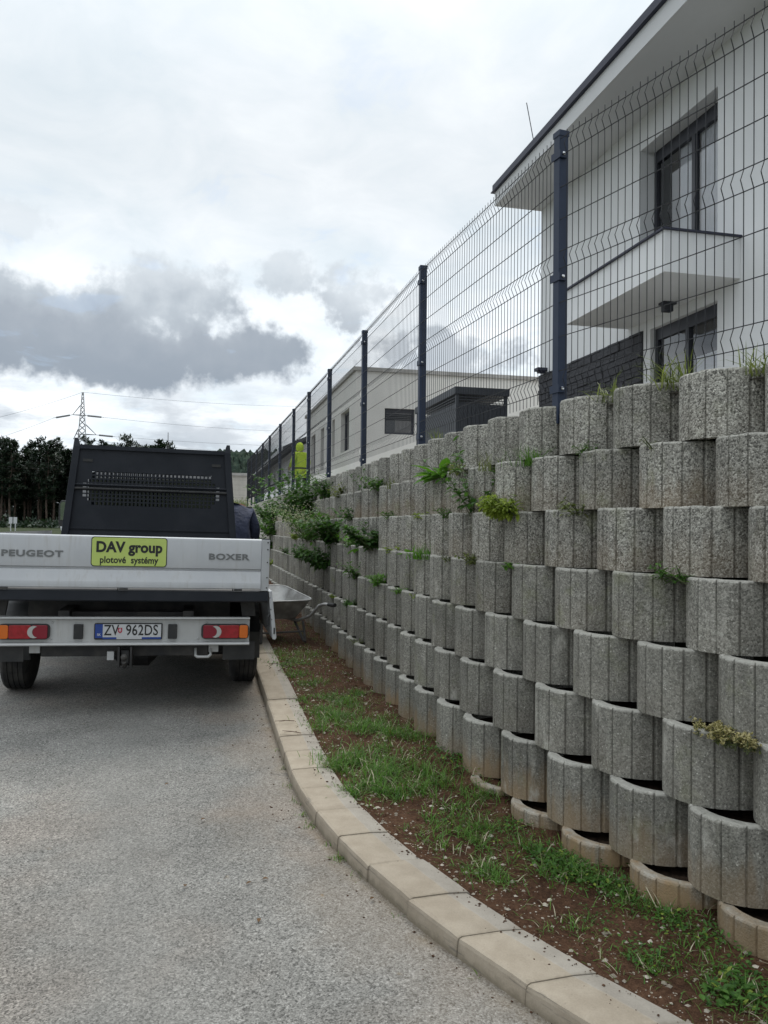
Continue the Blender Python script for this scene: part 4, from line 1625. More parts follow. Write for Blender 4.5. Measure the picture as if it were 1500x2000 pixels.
# --- number plate
p = MB()
p.prism_y(rrect(-0.258, 0.684, 0.272, 0.810, 0.012), 0.086, 0.0995)
plate = tp('number_plate', p, M['ink'])
p = MB()
p.box(-0.192, 0.0835, 0.703, 0.262, 0.0858, 0.802)
obj('plate_face', p, M['plate_white'], plate)
p = MB()
p.box(-0.250, 0.0835, 0.696, -0.1925, 0.0858, 0.802)
obj('country_band', p, M['plate_blue'], plate)
p = MB()
p.box(-0.1920, 0.0838, 0.688, -0.085, 0.0857, 0.7025)
obj('frame_print', p, M['plate_blue'], plate)
p = MB()
p.box(0.112, 0.0838, 0.688, 0.262, 0.0857, 0.7025)
obj('frame_print', p, M['plate_blue'], plate)
p = MB()
p.box(-0.0848, 0.0838, 0.688, 0.1118, 0.0857, 0.7025)
obj('frame_print', p, M['plate_white'], plate)
link('lettering', text_mesh('lettering', 'ZV', 0.114, M['ink'], 0.0004, 0.0013, 0.80, 1.04), plate, (-0.126, 0.0828, 0.753))
link('lettering', text_mesh('lettering', '962DS', 0.114, M['ink'], 0.0004, 0.0013, 0.80, 1.04), plate, (0.112, 0.0828, 0.753))
link('lettering', text_mesh('lettering', 'SK', 0.026, M['ink_white'], 0.0004, 0.0002, 1.0), plate, (-0.221, 0.0828, 0.722))
p = MB()
p.prism_y([(-0.076, 0.775), (-0.076, 0.748), (-0.068, 0.737), (-0.059, 0.732), (-0.050, 0.737), (-0.042, 0.748), (-0.042, 0.775)], 0.0826, 0.0834)
cr = obj('crest', p, M['shield_red'], plate)
p = MB()
p.box(-0.061, 0.0818, 0.742, -0.057, 0.0825, 0.772)
p.box(-0.067, 0.0818, 0.762, -0.0612, 0.0825, 0.766)
p.box(-0.0568, 0.0818, 0.762, -0.051, 0.0825, 0.766)
p.box(-0.069, 0.0818, 0.752, -0.0612, 0.0825, 0.756)
p.box(-0.0568, 0.0818, 0.752, -0.049, 0.0825, 0.756)
obj('cross', p, M['ink_white'], cr)
for c_ in [plate] + list(plate.children_recursive):
    # a standard 520 mm plate, slightly right of the centre
    if c_.location.length > 1e-6:
        c_.location.x = c_.location.x * 0.945 + 0.012
        c_.data.transform(Matrix.Diagonal((0.945, 1, 1, 1)))
    else:
        c_.data.transform(Matrix.Translation((0.012, 0, 0)) @ Matrix.Diagonal((0.945, 1, 1, 1)))
# --- headboard with perforated rear-window guard
HB = BL
hp = MB()
for sx in (-1, 1):
    # posts lean inwards
    hp = MB()
    a0, a1, b0, b1 = 0.985, 0.905, 0.865, 0.812
    vs = []
    for (z, xo, xi, y0, y1) in ((1.40, 0.955, 0.880, HB - 0.05, HB + 0.05), (2.42, 0.857, 0.782, HB - 0.02, HB + 0.06), (2.515, 0.847, 0.810, HB + 0.0, HB + 0.06)):
        vs += [(sx * xi, y0, z), (sx * xo, y0, z), (sx * xo, y1, z), (sx * xi, y1, z)]
    fs = []
    for k in range(2):
        for q in range(4):
            fs.append((k * 4 + q, k * 4 + (q + 1) % 4, (k + 1) * 4 + (q + 1) % 4, (k + 1) * 4 + q))
    fs += [(3, 2, 1, 0), (8, 9, 10, 11)]
    hp.add(vs, fs)
    tp('headboard_post', hp, M['headboard'], bevel=0.006)


def hx_at(z):
    return 0.881 - (z - 1.40) * 0.096


hb = MB()
GX, GZ0, GZ1 = 0.745, 1.775, 2.150


def trap(z0, z1, xa=None, xb=None, y0=HB + 0.005, y1=HB + 0.012):
    """plate between the posts, or from xa to xb"""
    l0, r0 = (-hx_at(z0), hx_at(z0))
    l1, r1 = (-hx_at(z1), hx_at(z1))
    if xa is not None:
        if xa == 'L':
            r0 = r1 = xb
        elif xb == 'R':
            l0 = l1 = xa
        else:
            l0 = l1 = xa
            r0 = r1 = xb
    vs = [(l0, y0, z0), (r0, y0, z0), (r1, y0, z1), (l1, y0, z1), (l0, y1, z0), (r0, y1, z0), (r1, y1, z1), (l1, y1, z1)]
    hb.add(vs, [(0, 1, 2, 3), (7, 6, 5, 4), (0, 4, 5, 1), (1, 5, 6, 2), (2, 6, 7, 3), (3, 7, 4, 0)])


trap(1.46, GZ0)
trap(GZ1, 2.40)
trap(GZ0, GZ1, 'L', -GX)
trap(GZ0, GZ1, GX, 'R')
NC, NR = 34, 9
px_, pz_ = 2 * GX / NC, (GZ1 - GZ0) / NR
# stepped ends of the perforated field
for side in (-1, 1):
    for c, (k0, k1) in enumerate(((2, 6), (1, 7), (0, 9), (0, 9))):
        xa = -GX + c * px_ if side < 0 else GX - (c + 1) * px_
        if k0 > 0:
            trap(GZ0, GZ0 + k0 * pz_, xa, xa + px_)
        if k1 < 9:
            trap(GZ0 + k1 * pz_, GZ1, xa, xa + px_)
board = tp('headboard_panel', hb, M['headboard'])
gr = MB()
bw = 0.0072
for k in range(1, NC):
    x = -GX + k * px_
    gr.box(x - bw, HB + 0.0055, GZ0 + 0.0005, x + bw, HB + 0.0115, GZ1 - 0.0005)
for k in range(1, NR):
    z = GZ0 + k * pz_
    gr.box(-GX + 0.0005, HB + 0.0065, z - bw, GX - 0.0005, HB + 0.0105, z + bw)
tag(obj('perforated_grid', gr, M['headboard'], board), kind='stuff')
tb = MB()
tb.prism_x([(HB - 0.025, 2.395), (HB - 0.025, 2.44), (HB + 0.055, 2.44), (HB + 0.055, 2.395)], -0.786, 0.786)
tb.prism_x([(HB - 0.02, 1.43), (HB - 0.02, 1.48), (HB + 0.004, 1.48), (HB + 0.004, 1.43)], -0.875, 0.875)
tb.prism_x([(HB - 0.012, 1.505), (HB - 0.012, 1.525), (HB + 0.004, 1.525), (HB + 0.004, 1.505)], -0.868, 0.868)
obj('rail', tb, M['headboard'], board)
rd = MB()
rd.tube([(-0.828, HB - 0.012, 2.00), (0.828, HB - 0.012, 2.00)], 0.012, 8)
obj('lashing_bar', rd, M['headboard'], board)
rd = MB()
rd.tube([(-0.828, HB - 0.016, 1.955), (0.828, HB - 0.016, 1.955)], 0.014, 8)
obj('lashing_bar', rd, M['black'], board)
for sx in (-1, 1):
    s_ = MB()
    s_.box(sx * 0.70 - 0.05, HB - 0.004, 2.255, sx * 0.70 + 0.05, HB + 0.0045, 2.285)
    obj('grip_slot', s_, M['black'], board)
s_ = MB()
s_.box(-0.90, HB + 0.02, 1.075, 0.90, HB + 0.045, 1.45)
tp('front_board', s_, M['alu'])
# --- cab
cab = MB()


def cab_section(prof, taper):
    pass


CY = HB + 0.16
prof = [(CY, 0.55), (CY, 2.10), (CY + 0.06, 2.20), (CY + 0.35, 2.26), (CY + 0.95, 2.24), (CY + 1.35, 2.14), (CY + 2.10, 1.42), (CY + 2.55, 1.22), (CY + 2.78, 1.02), (CY + 2.84, 0.75), (CY + 2.82, 0.42), (CY + 2.6, 0.32), (CY + 0.1, 0.36)]


def xw(z):
    # half width against height: vertical flanks, tumblehome above the waist
    return 0.93 - 0.035 * max(0, 0.7 - z) - max(0, z - 1.35) * 0.135


n = len(prof)
vs, fs = [], []
for sx, ins in ((-1, 0.05), (-1, 0.0), (1, 0.0), (1, 0.05)):
    for (y, z) in prof:
        cyc, czc = CY + 1.3, 1.2
        vs.append((sx * (xw(z) - (0.0 if ins == 0 else -0.0)) + (0.05 * -sx if ins == 0 else 0), y, z))
# build as: side cap (inset) - shoulder - middle - shoulder - side cap
vs = []
for xs, k in ((-1, 0.94), (-0.94, 1.0), (0.94, 1.0), (1, 0.94)):
    for (y, z) in prof:
        yy = CY + 1.3 + (y - CY - 1.3) * (k if y > CY + 0.5 else 1)
        zz = 1.2 + (z - 1.2) * (k + 0.015 if k < 1 else 1)
        vs.append((xs * xw(z), yy, zz))
for q in range(3):
    for k in range(n):
        fs.append((q * n + k, q * n + (k + 1) % n, (q + 1) * n + (k + 1) % n, (q + 1) * n + k))
fs += [tuple(range(n - 1, -1, -1)), tuple(range(3 * n, 4 * n))]
cab.add(vs, fs)
cabo = tp('cab', cab, M['white_paint'], autosm=40)
g_ = MB()
g_.prism_y(rrect(-0.70, 1.50, 0.70, 2.16, 0.08), CY - 0.006, CY - 0.001)
obj('rear_window', g_, M['dark_pane'], cabo)
g_ = MB()
y0_, z0_, y1_, z1_ = CY + 2.06, 1.455, CY + 1.39, 2.10
g_.add([(-0.80, y0_ + 0.02, z0_), (0.80, y0_ + 0.02, z0_), (0.72, y1_ + 0.02, z1_), (-0.72, y1_ + 0.02, z1_)], [(0, 1, 2, 3)])
obj('windscreen', g_, M['dark_pane'], cabo)
for sx in (-1, 1):
    g_ = MB()
    pts = [(CY + 0.22, 1.40), (CY + 1.55, 1.38), (CY + 1.15, 2.02), (CY + 0.26, 2.06)]
    g_.add([(sx * (xw(z) + 0.004), y, z) for y, z in pts], [(0, 1, 2, 3)])
    obj('side_window', g_, M['dark_pane'], cabo)
    d = MB()
    d.box(sx * 0.934 - 0.004, CY + 0.26, 1.18, sx * 0.934 + 0.004, CY + 0.42, 1.215)
    obj('door_handle', d, M['black'], cabo)
    # wing mirror
    m_ = MB()
    m_.prism_y([(sx * q, z) for q, z in ((1.06, 1.56), (1.10, 1.50), (1.24, 1.50), (1.27, 1.56), (1.27, 1.80), (1.24, 1.86), (1.12, 1.86), (1.06, 1.80))][::(1 if sx > 0 else -1)], CY + 1.62, CY + 1.76)
    m_.tube([(sx * 0.86, CY + 1.62, 1.48), (sx * 1.10, CY + 1.70, 1.56)], 0.035, 8)
    m_.tube([(sx * 0.82, CY + 1.52, 1.72), (sx * 1.10, CY + 1.70, 1.76)], 0.025, 8)
    mi_ = tp('wing_mirror', m_, M['black'], bevel=0.015)
    q = MB()
    q.prism_y([(sx * a, z) for a, z in ((1.085, 1.60), (1.245, 1.60), (1.25, 1.81), (1.23, 1.84), (1.12, 1.84), (1.085, 1.80))][::(1 if sx > 0 else -1)], CY + 1.612, CY + 1.619)
    obj('glass', q, M['mirror'], mi_)
    q = MB()
    q.prism_y([(sx * a, z) for a, z in ((1.09, 1.46), (1.23, 1.46), (1.245, 1.515), (1.085, 1.515))][::(1 if sx > 0 else -1)], CY + 1.615, CY + 1.75)
    obj('lower_cover', q, M['white_paint'], mi_)
# front bumper, lights, grille (face away from the camera)
b = MB()
b.box(-0.92, CY + 2.80, 0.30, 0.92, CY + 2.93, 0.62)
tp('front_bumper', b, M['black'], bevel=0.03)
for sx in (-1, 1):
    b = MB()
    b.box(sx * 0.74 - 0.15, CY + 2.60, 0.86, sx * 0.74 + 0.15, CY + 2.795, 1.12)
    tp('headlight', b, M['clear'], bevel=0.03)
# aerial
b = MB()
b.tube([(0.12, CY + 0.95, 2.25), (0.12, CY + 0.70, 2.72)], [0.008, 0.004], 5)
tp('aerial', b, M['black'])
# --- chassis, wheels, mud flaps, tow gear
for sx in (-1, 1):
    b = MB()
    b.box(sx * 0.46 - 0.04, 0.13, 0.74, sx * 0.46 + 0.04, CY + 2.2, 0.90)
    tp('chassis_rail', b, M['under'])
for y in (0.30, 1.1, 2.4):
    b = MB()
    b.box(-0.42, y - 0.04, 0.76, 0.42, y + 0.04, 0.88)
    tp('cross_member', b, M['under'])
b = MB()
b.box(-0.62, 0.16, 0.545, 0.62, 0.24, 0.632)
tow = tp('tow_bar', b, M['under'], bevel=0.008)
b = MB()
b.box(-0.055, 0.06, 0.47, -0.040, 0.20, 0.63)
b.box(0.035, 0.06, 0.47, 0.050, 0.20, 0.63)
b.box(-0.03, 0.09, 0.50, 0.025, 0.20, 0.60)
b.tube([(0, 0.12, 0.50), (0, 0.02, 0.49), (0, -0.02, 0.53)], 0.018, 8)
b.ell((0, -0.02, 0.565), (0.025, 0.025, 0.025))
obj('tow_hitch', b, M['under'], tow)
b = MB()
b.box(-0.135, 0.10, 0.525, -0.085, 0.155, 0.59)
obj('socket', b, M['alu_light'], tow)
b = MB()
b.tube([(0.525, 0.16, 0.60), (0.525, 0.10, 0.555), (0.54, 0.095, 0.545), (0.62, 0.095, 0.545), (0.64, 0.10, 0.56), (0.64, 0.16, 0.60)], 0.011, 8)
obj('tow_eye', b, M['alu_light'], tow)
b = MB()
b.box(-0.70, 0.15, 0.575, -0.625, 0.19, 0.636)
obj('bracket', b, M['alu_light'], tow)
b = MB()
b.box(0.625, 0.15, 0.575, 0.70, 0.19, 0.636)
obj('bracket', b, M['alu_light'], tow)
b = MB()
b.box(-0.30, 1.9, 0.42, 0.32, 2.9, 0.72)
tp('fuel_tank', b, M['under'], bevel=0.05)
b = MB()
b.lathe([(-0.82, 0.055), (-0.2, 0.06), (-0.12, 0.15), (0.12, 0.15), (0.2, 0.06), (0.82, 0.055)], 'X', (0, 1.18, 0.45), 14)
tp('rear_axle', b, M['under'])
# dark box added under the bed so that the open gap shows dark
b = MB()
b.box(-0.44, 0.32, 0.62, 0.44, 0.72, 0.80)
tp('spare_wheel_tray', b, M['under'], bevel=0.04)


def wheel(name, x, y, sx):
    wz = 0.345 + TROLL * x * 1.0
    t = MB()
    wd = 0.112
    pr = [(-wd + 0.012, 0.205), (-wd, 0.235), (-wd - 0.004, 0.285), (-wd + 0.012, 0.328), (-wd + 0.030, 0.343)]
    for k in range(4):
        c0 = -wd + 0.030 + (2 * wd - 0.06) * k / 4
        c1 = -wd + 0.030 + (2 * wd - 0.06) * (k + 1) / 4
        pr += [(c0 + 0.004, 0.3455), (c1 - 0.006, 0.3455), (c1 - 0.003, 0.337)]
    pr += [(wd - 0.030, 0.343), (wd - 0.012, 0.328), (wd + 0.004, 0.285), (wd, 0.235), (wd - 0.012, 0.205)]
    t.lathe(pr, 'X', (0, 0, 0), 40)
    to = tp(name, t, M['rubber'], autosm=30, loc=(x, y, wz))
    r_ = MB()
    r_.lathe([(-0.09, 0.206), (-0.03, 0.19), (0.03, 0.16), (0.05, 0.10), (0.085, 0.07), (0.09, 0.0001)] if sx > 0 else [(-0.09, 0.0001), (-0.085, 0.07), (-0.05, 0.10), (-0.03, 0.16), (0.03, 0.19), (0.09, 0.206)], 'X', (0, 0, 0), 24)
    obj('rim', r_, M['rim'], to, autosm=30)
    return to


RY = 1.18
for sx in (-1, 1):
    wheel('wheel', sx * 0.955, RY, sx)
    wheel('wheel', sx * 0.83, CY + 2.0, sx)
    # rear mudguard arch and flap
    gd = MB()
    arc_ = [(RY + 0.43 * math.cos(a), 0.47 + 0.43 * math.sin(a)) for a in np.linspace(-0.1, PI + 0.1, 14)]
    arc_i = [(RY + 0.415 * math.cos(a), 0.47 + 0.415 * math.sin(a)) for a in np.linspace(PI + 0.1, -0.1, 14)]
    xa, xb = sorted((sx * 0.80, sx * 1.075))
    gd.prism_x(arc_ + arc_i, xa, xb)
    tp('mudguard', gd, M['black'])
    fl = MB()
    fl.box(xa + 0.004, RY - 0.46, 0.46, xb - 0.004, RY - 0.448, 0.66)
    tp('mud_flap', fl, M['black'])
    # bracket flap directly behind the light bar
    fl = MB()
    xa, xb = sorted((sx * 0.735, sx * 0.985))
    fl.box(xa, 0.13, 0.515, xb, 0.142, 0.66)
    tp('mud_flap', fl, M['black'])
    # curved stay seen between bed and light bar
    st = MB()
    st.prism_y([(sx * 0.86, 0.985), (sx * 0.97, 0.985), (sx * 0.985, 0.86), (sx * 0.88, 0.86)][::(1 if sx > 0 else -1)], 0.16, 0.20)
    tp('light_bar_stay', st, M['under'])

b = MB()  # added dark panel keeping light from showing through under the bed
b.box(-0.80, 0.60, 0.70, 0.80, 0.64, 1.043)
tp('underbed_light_block', b, M['under'])


def settle(o, top=True):
    """heights above were read on a level datum: lower the body onto the climbing road"""
    for c in o.children:
        if c.name.startswith('wheel'):
            continue
        if c.location.length > 1e-6:
            c.location.z -= 0.095 + 0.0325 * c.location.y
        else:
            me = c.data
            co = np.empty(len(me.vertices) * 3)
            me.vertices.foreach_get('co', co)
            co = co.reshape(-1, 3)
            co[:, 2] -= 0.095 + 0.0325 * co[:, 1]
            me.vertices.foreach_set('co', co.ravel())
            me.update()
        settle(c)


settle(truck)

# ------------------------------------------------------------------ wheelbarrow
M['galv'] = mat('worn_galvanised_steel', (0.30, 0.30, 0.29), 0.6, metal=0.35, build=grime((0.26, 0.255, 0.245), (0.46, 0.46, 0.45), 7, 5, rough=(0.45, 0.75)))
M['galv_dark'] = mat('dirty_dark_steel', (0.07, 0.068, 0.065), 0.7, build=grime((0.035, 0.034, 0.032), (0.10, 0.095, 0.09), 6, 4))
M['hand_grip'] = mat('black_grip', (0.02, 0.02, 0.02), 0.6)
bx_, by_ = -1.27, 9.25
bz_ = gz(by_) + 0.05
barrow = tag(empty('wheelbarrow', (bx_, by_, bz_), (0, 0, R(27))), 'dirty grey steel wheelbarrow standing between the truck and the block wall', 'wheelbarrow')
barrow.scale = (1.1, 1.1, 1.06)


def tray_ring(k, inset=0.0):
    pts = []
    # k 0..1 from bottom to rim
    y0, y1 = -0.18 - 0.20 * k, 0.22 + 0.26 * k
    w0, w1 = 0.20 + 0.11 * k, 0.19 + 0.10 * k
    zf = lambda y: 0.25 + k * (0.21 + 0.10 * (y - y0) / (y1 - y0))
    for sx, sy, a0 in ((1, 1, 0), (-1, 1, PI / 2), (-1, -1, PI), (1, -1, 1.5 * PI)):
        r = 0.06 + 0.05 * k
        for q in range(5):
            a = a0 + PI / 2 * q / 4
            w = (w1 if sy > 0 else w0) - inset
            cx, cy = sx * (w - r), (y1 - r - inset if sy > 0 else y0 + r + inset)
            x, y = cx + r * math.cos(a), cy + r * math.sin(a)
            pts.append((x, y, zf(y) + (0.004 if inset and k == 0 else 0)))
    return pts


t = MB()
rings = [tray_ring(0.0), tray_ring(0.35), tray_ring(0.7), tray_ring(1.0), tray_ring(1.0, 0.006), tray_ring(0.7, 0.006), tray_ring(0.35, 0.006), tray_ring(0.0, 0.006)]
n = len(rings[0])
vs, fs = [], []
for r_ in rings:
    vs += r_
for k in range(len(rings) - 1):
    for q in range(n):
        fs.append((k * n + q, k * n + (q + 1) % n, (k + 1) * n + (q + 1) % n, (k + 1) * n + q))
fs += [tuple(range(n - 1, -1, -1)), tuple(range(7 * n, 8 * n))]
t.add(vs, fs)
tray = obj('tray', t, M['galv'], barrow, autosm=40)
t = MB()
t.tube(tray_ring(1.0) + [tray_ring(1.0)[0]], 0.009, 6)
obj('rim', t, M['galv'], tray)
for sx in (-1, 1):
    t = MB()
    t.tube([(sx * 0.05, 0.62, 0.19), (sx * 0.17, 0.25, 0.225), (sx * 0.20, -0.20, 0.23), (sx * 0.25, -0.42, 0.30), (sx * 0.29, -0.56, 0.42), (sx * 0.31, -0.66, 0.445), (sx * 0.33, -0.84, 0.45)], 0.016, 8)
    fr_ = obj('handle', t, M['galv'], barrow)
    t = MB()
    t.tube([(sx * 0.318, -0.74, 0.4475), (sx * 0.332, -0.86, 0.4505)], 0.021, 8)
    obj('grip', t, M['hand_grip'], fr_)
    t = MB()
    t.tube([(sx * 0.20, -0.10, 0.225), (sx * 0.25, -0.24, 0.02), (sx * 0.25, -0.30, 0.013), (sx * 0.235, -0.33, 0.03), (sx * 0.22, -0.30, 0.24)], 0.014, 7)
    obj('leg', t, M['galv_dark'], barrow)
t = MB()
t.tube([(-0.25, -0.27, 0.12), (0.25, -0.27, 0.12)], 0.010, 6)
obj('leg_brace', t, M['galv_dark'], barrow)
t = MB()
t.lathe([(-0.04, 0.12), (-0.045, 0.16), (-0.02, 0.188), (0.02, 0.188), (0.045, 0.16), (0.04, 0.12)], 'X', (0, 0.62, 0.19), 24)
wh = obj('wheel', t, M['rubber'], barrow, autosm=35)
t = MB()
t.lathe([(-0.05, 0.02), (-0.03, 0.12), (0.03, 0.12), (0.05, 0.02)], 'X', (0, 0.62, 0.19), 16)
obj('rim', t, M['galv_dark'], wh)

# ------------------------------------------------------------------ people


def skin_mesh(name, pts, edges, mats, sub=2, root=0):
    me = bpy.data.meshes.new(name)
    me.from_pydata([p[:3] for p in pts], edges, [])
    o = bpy.data.objects.new(name, me)
    COL.objects.link(o)
    md = o.modifiers.new('skin', 'SKIN')
    md.use_smooth_shade = True
    sk = me.skin_vertices[0].data
    for i, p in enumerate(pts):
        rr_ = p[3]
        sk[i].radius = rr_ if isinstance(rr_, tuple) else (rr_, rr_)
        sk[i].use_root = (i == root)
    s2 = o.modifiers.new('sub', 'SUBSURF')
    s2.levels = s2.render_levels = sub
    bpy.context.view_layer.update()
    ev = o.evaluated_get(bpy.context.evaluated_depsgraph_get())
    out = bpy.data.meshes.new_from_object(ev)
    out.name = name
    bpy.data.objects.remove(o)
    out.materials.clear()
    for m_ in mats:
        out.materials.append(m_)
    out.polygons.foreach_set('use_smooth', [True] * len(out.polygons))
    return out


M['skin'] = mat('skin', (0.50, 0.32, 0.24), 0.6, **{'Subsurface Weight': 0.05})
M['hair'] = mat('dark_hair', (0.03, 0.022, 0.016), 0.7)
M['hivis'] = mat('fluorescent_yellow_cloth', (0.58, 0.78, 0.03), 0.8, build=grime((0.50, 0.70, 0.02), (0.64, 0.84, 0.05), 5, 3, bump=0.4, bscale=9, bdist=0.03))
M['reflective'] = mat('grey_reflective_tape', (0.5, 0.5, 0.5), 0.4)
M['navy'] = mat('navy_jacket_cloth', (0.020, 0.026, 0.055), 0.85, build=grime((0.014, 0.019, 0.042), (0.034, 0.042, 0.078), 5, 3, bump=0.7, bscale=7, bdist=0.05))
M['trouser'] = mat('dark_work_trousers', (0.025, 0.027, 0.033), 0.9)
M['boots'] = mat('dark_boots', (0.025, 0.02, 0.017), 0.7)


def person(loc, yaw, lean, label, jacket, hood, trouser, arms, bow=False):
    """standing figure; local +y is where it faces; lean = forward offset of the neck"""
    root = tag(empty('person', loc, (0, 0, yaw)), label, 'person')
    nk = 1.44 - 0.25 * lean
    P = [(0, 0.0, 0.95, (0.155, 0.115)),            # 0 pelvis
         (0, 0.12 * lean, 1.12, (0.150, 0.105)),    # 1 waist
         (0, 0.50 * lean, 1.30, (0.175, 0.115)),    # 2 chest
         (0, 0.78 * lean, nk, (0.10, 0.085)),       # 3 neck base
         (0, 0.95 * lean, nk + 0.09 - 0.10 * lean, 0.055),     # 4 neck
         (0, 1.1 * lean + 0.02, nk + 0.17 - 0.18 * lean, (0.078, 0.098)),   # 5 head low
         (0, 1.15 * lean + 0.01, nk + 0.27 - 0.25 * lean, (0.080, 0.095))]    # 6 head top
    hd_c = Vector((0, 1.12 * lean + 0.015, nk + 0.20 - 0.20 * lean))
    if bow:
        P[4] = (0, 0.78 * lean + 0.09, nk + 0.01, 0.055)
        P[5] = (0, 0.78 * lean + 0.19, nk - 0.02, (0.078, 0.09))
        P[6] = (0, 0.78 * lean + 0.28, nk - 0.07, (0.080, 0.085))
        hd_c = Vector((0, 0.78 * lean + 0.22, nk - 0.09))
    E_ = [(0, 1), (1, 2), (2, 3), (3, 4), (4, 5), (5, 6)]
    for sx in (-1, 1):
        a = arms[0 if sx < 0 else 1]
        b0 = len(P)
        P += [(sx * 0.175, 0.70 * lean, nk - 0.04, 0.068), (sx * a[0][0], a[0][1], a[0][2], 0.050), (sx * a[1][0], a[1][1], a[1][2], 0.036), (sx * a[2][0], a[2][1], a[2][2], (0.020, 0.036))]
        E_ += [(2, b0), (b0, b0 + 1), (b0 + 1, b0 + 2), (b0 + 2, b0 + 3)]
        l0 = len(P)
        P += [(sx * 0.095, 0.0, 0.86, 0.092), (sx * 0.11, 0.02, 0.50, 0.062), (sx * 0.115, -0.01, 0.10, 0.044), (sx * 0.12, 0.05, 0.035, (0.038, 0.035)), (sx * 0.125, 0.15, 0.03, (0.040, 0.028))]
        E_ += [(0, l0), (l0, l0 + 1), (l0 + 1, l0 + 2), (l0 + 2, l0 + 3), (l0 + 3, l0 + 4)]
    me = skin_mesh('body', P, E_, [M['skin'], trouser, M['boots']])
    for pl in me.polygons:
        z = pl.center.z
        pl.material_index = 2 if z < 0.12 else (1 if z < 1.0 and abs(pl.center.x) < 0.24 else 0)
    body = link('body', me, root)
    # fingers
    for sx in (-1, 1):
        a = arms[0 if sx < 0 else 1]
        w, h = Vector((sx * a[1][0], a[1][1], a[1][2])), Vector((sx * a[2][0], a[2][1], a[2][2]))
        d = (h - w).normalized()
        side = d.cross(Vector((sx, 0, 0)) if abs(d.x) < 0.8 else Vector((0, 0, 1))).normalized()
        fb = MB()
        for k, L in enumerate((0.062, 0.075, 0.080, 0.070)):
            p0 = h + side * (k - 1.5) * 0.019
            p1 = p0 + d * L * 0.55
            p2 = p1 + (d * 0.8 + Vector((-sx * 0.5, 0, 0))).normalized() * L * 0.5
            fb.tube([p0 - d * 0.02, p0, p1, p2], [0.0095, 0.009, 0.0085, 0.006], 6)
        p0 = (h + w) / 2 + side * 0.034
        fb.tube([p0, p0 + (d + side).normalized() * 0.035, p0 + (d * 1.4 + side * 0.7).normalized() * 0.065], [0.011, 0.010, 0.007], 6)
        obj('fingers', fb, M['skin'], body, smooth=True)
    # face: nose, eyes, mouth, ears
    fc = MB()
    hx0 = hd_c
    fc.ell((hx0.x, hx0.y + 0.105, hx0.z - 0.01), (0.014, 0.022, 0.024), 8, 5)
    for sx in (-1, 1):
        fc.ell((sx * 0.082, hx0.y - 0.005, hx0.z), (0.012, 0.024, 0.032), 8, 5)
    fc.ell((0, hx0.y + 0.090, hx0.z - 0.055), (0.026, 0.010, 0.008), 8, 5)
    obj('face', fc, M['skin'], body, smooth=True)
    ey_ = MB()
    for sx in (-1, 1):
        ey_.ell((sx * 0.032, hx0.y + 0.092, hx0.z + 0.022), (0.012, 0.008, 0.008), 8, 5)
    obj('eyes', ey_, M['hair'], body, smooth=True)
    # jacket: a looser skin over trunk and arms
    J = [(0, 0.0, 0.78, (0.225, 0.175)), (0, 0.0, 0.90, (0.215, 0.165)), (0, 0.12 * lean, 1.10, (0.19, 0.145)), (0, 0.50 * lean, 1.30, (0.205, 0.15)), (0, 0.76 * lean, nk - 0.01, (0.125, 0.115))]
    JE = [(0, 1), (1, 2), (2, 3), (3, 4)]
    for sx in (-1, 1):
        a = arms[0 if sx < 0 else 1]
        b0 = len(J)
        wv = Vector(a[0]).lerp(Vector(a[1]), 0.93)
        J += [(sx * 0.185, 0.70 * lean, nk - 0.045, 0.090), (sx * a[0][0], a[0][1], a[0][2], 0.070), (sx * wv.x, wv.y, wv.z, 0.056)]
        JE += [(3, b0), (b0, b0 + 1), (b0 + 1, b0 + 2)]
    jm = skin_mesh('jacket', J, JE, [jacket], root=1)
    link('jacket', jm, root)
    if hood:
        hm = MB()
        hm.ell((0, 1.1 * lean - 0.01, nk + 0.17 - 0.16 * lean), (0.112, 0.122, 0.155), 14, 10)
        obj('hood', hm, jacket, root, smooth=True)
        bt = MB()
        bt.lathe([(-0.02, 0.207), (0.02, 0.205)], 'Z', (0, 0.02, 0.98), 20)
        bt.v = [(x * 1.02, y * 0.80, z) for x, y, z in bt.v]
        obj('belt', bt, M['trouser'], root)
    else:
        hm = MB()
        hm.ell((0, hd_c.y + 0.03, hd_c.z + 0.055), (0.090, 0.10, 0.075), 12, 8)
        obj('hair', hm, M['hair'], root, smooth=True)
    return root


pw = px_depth(588, 985, 22.4)
person((pw.x, pw.y, GZ), R(40), 0.10, 'person in hooded fluorescent yellow work jacket standing behind the fence', M['hivis'], True, M['trouser'],
       [((0.27, 0.03, 1.16), (0.26, 0.20, 1.00), (0.24, 0.27, 0.96)), ((0.27, 0.03, 1.16), (0.27, 0.16, 0.98), (0.25, 0.24, 0.93))])
pv = px_depth(458, 1050, 10.35)
person((pv.x, pv.y, gz(pv.y) + 0.075), R(13), 0.30, 'person in dark navy jacket bending forward beside the truck cab', M['navy'], False, M['trouser'],
       [((0.26, 0.22, 1.12), (0.24, 0.42, 1.02), (0.20, 0.50, 1.02)), ((0.26, 0.18, 1.12), (0.25, 0.30, 0.95), (0.22, 0.38, 0.92))], bow=True).scale = (1.08, 1.08, 1.08)

# ------------------------------------------------------------------ plants
rp = random.Random(21)


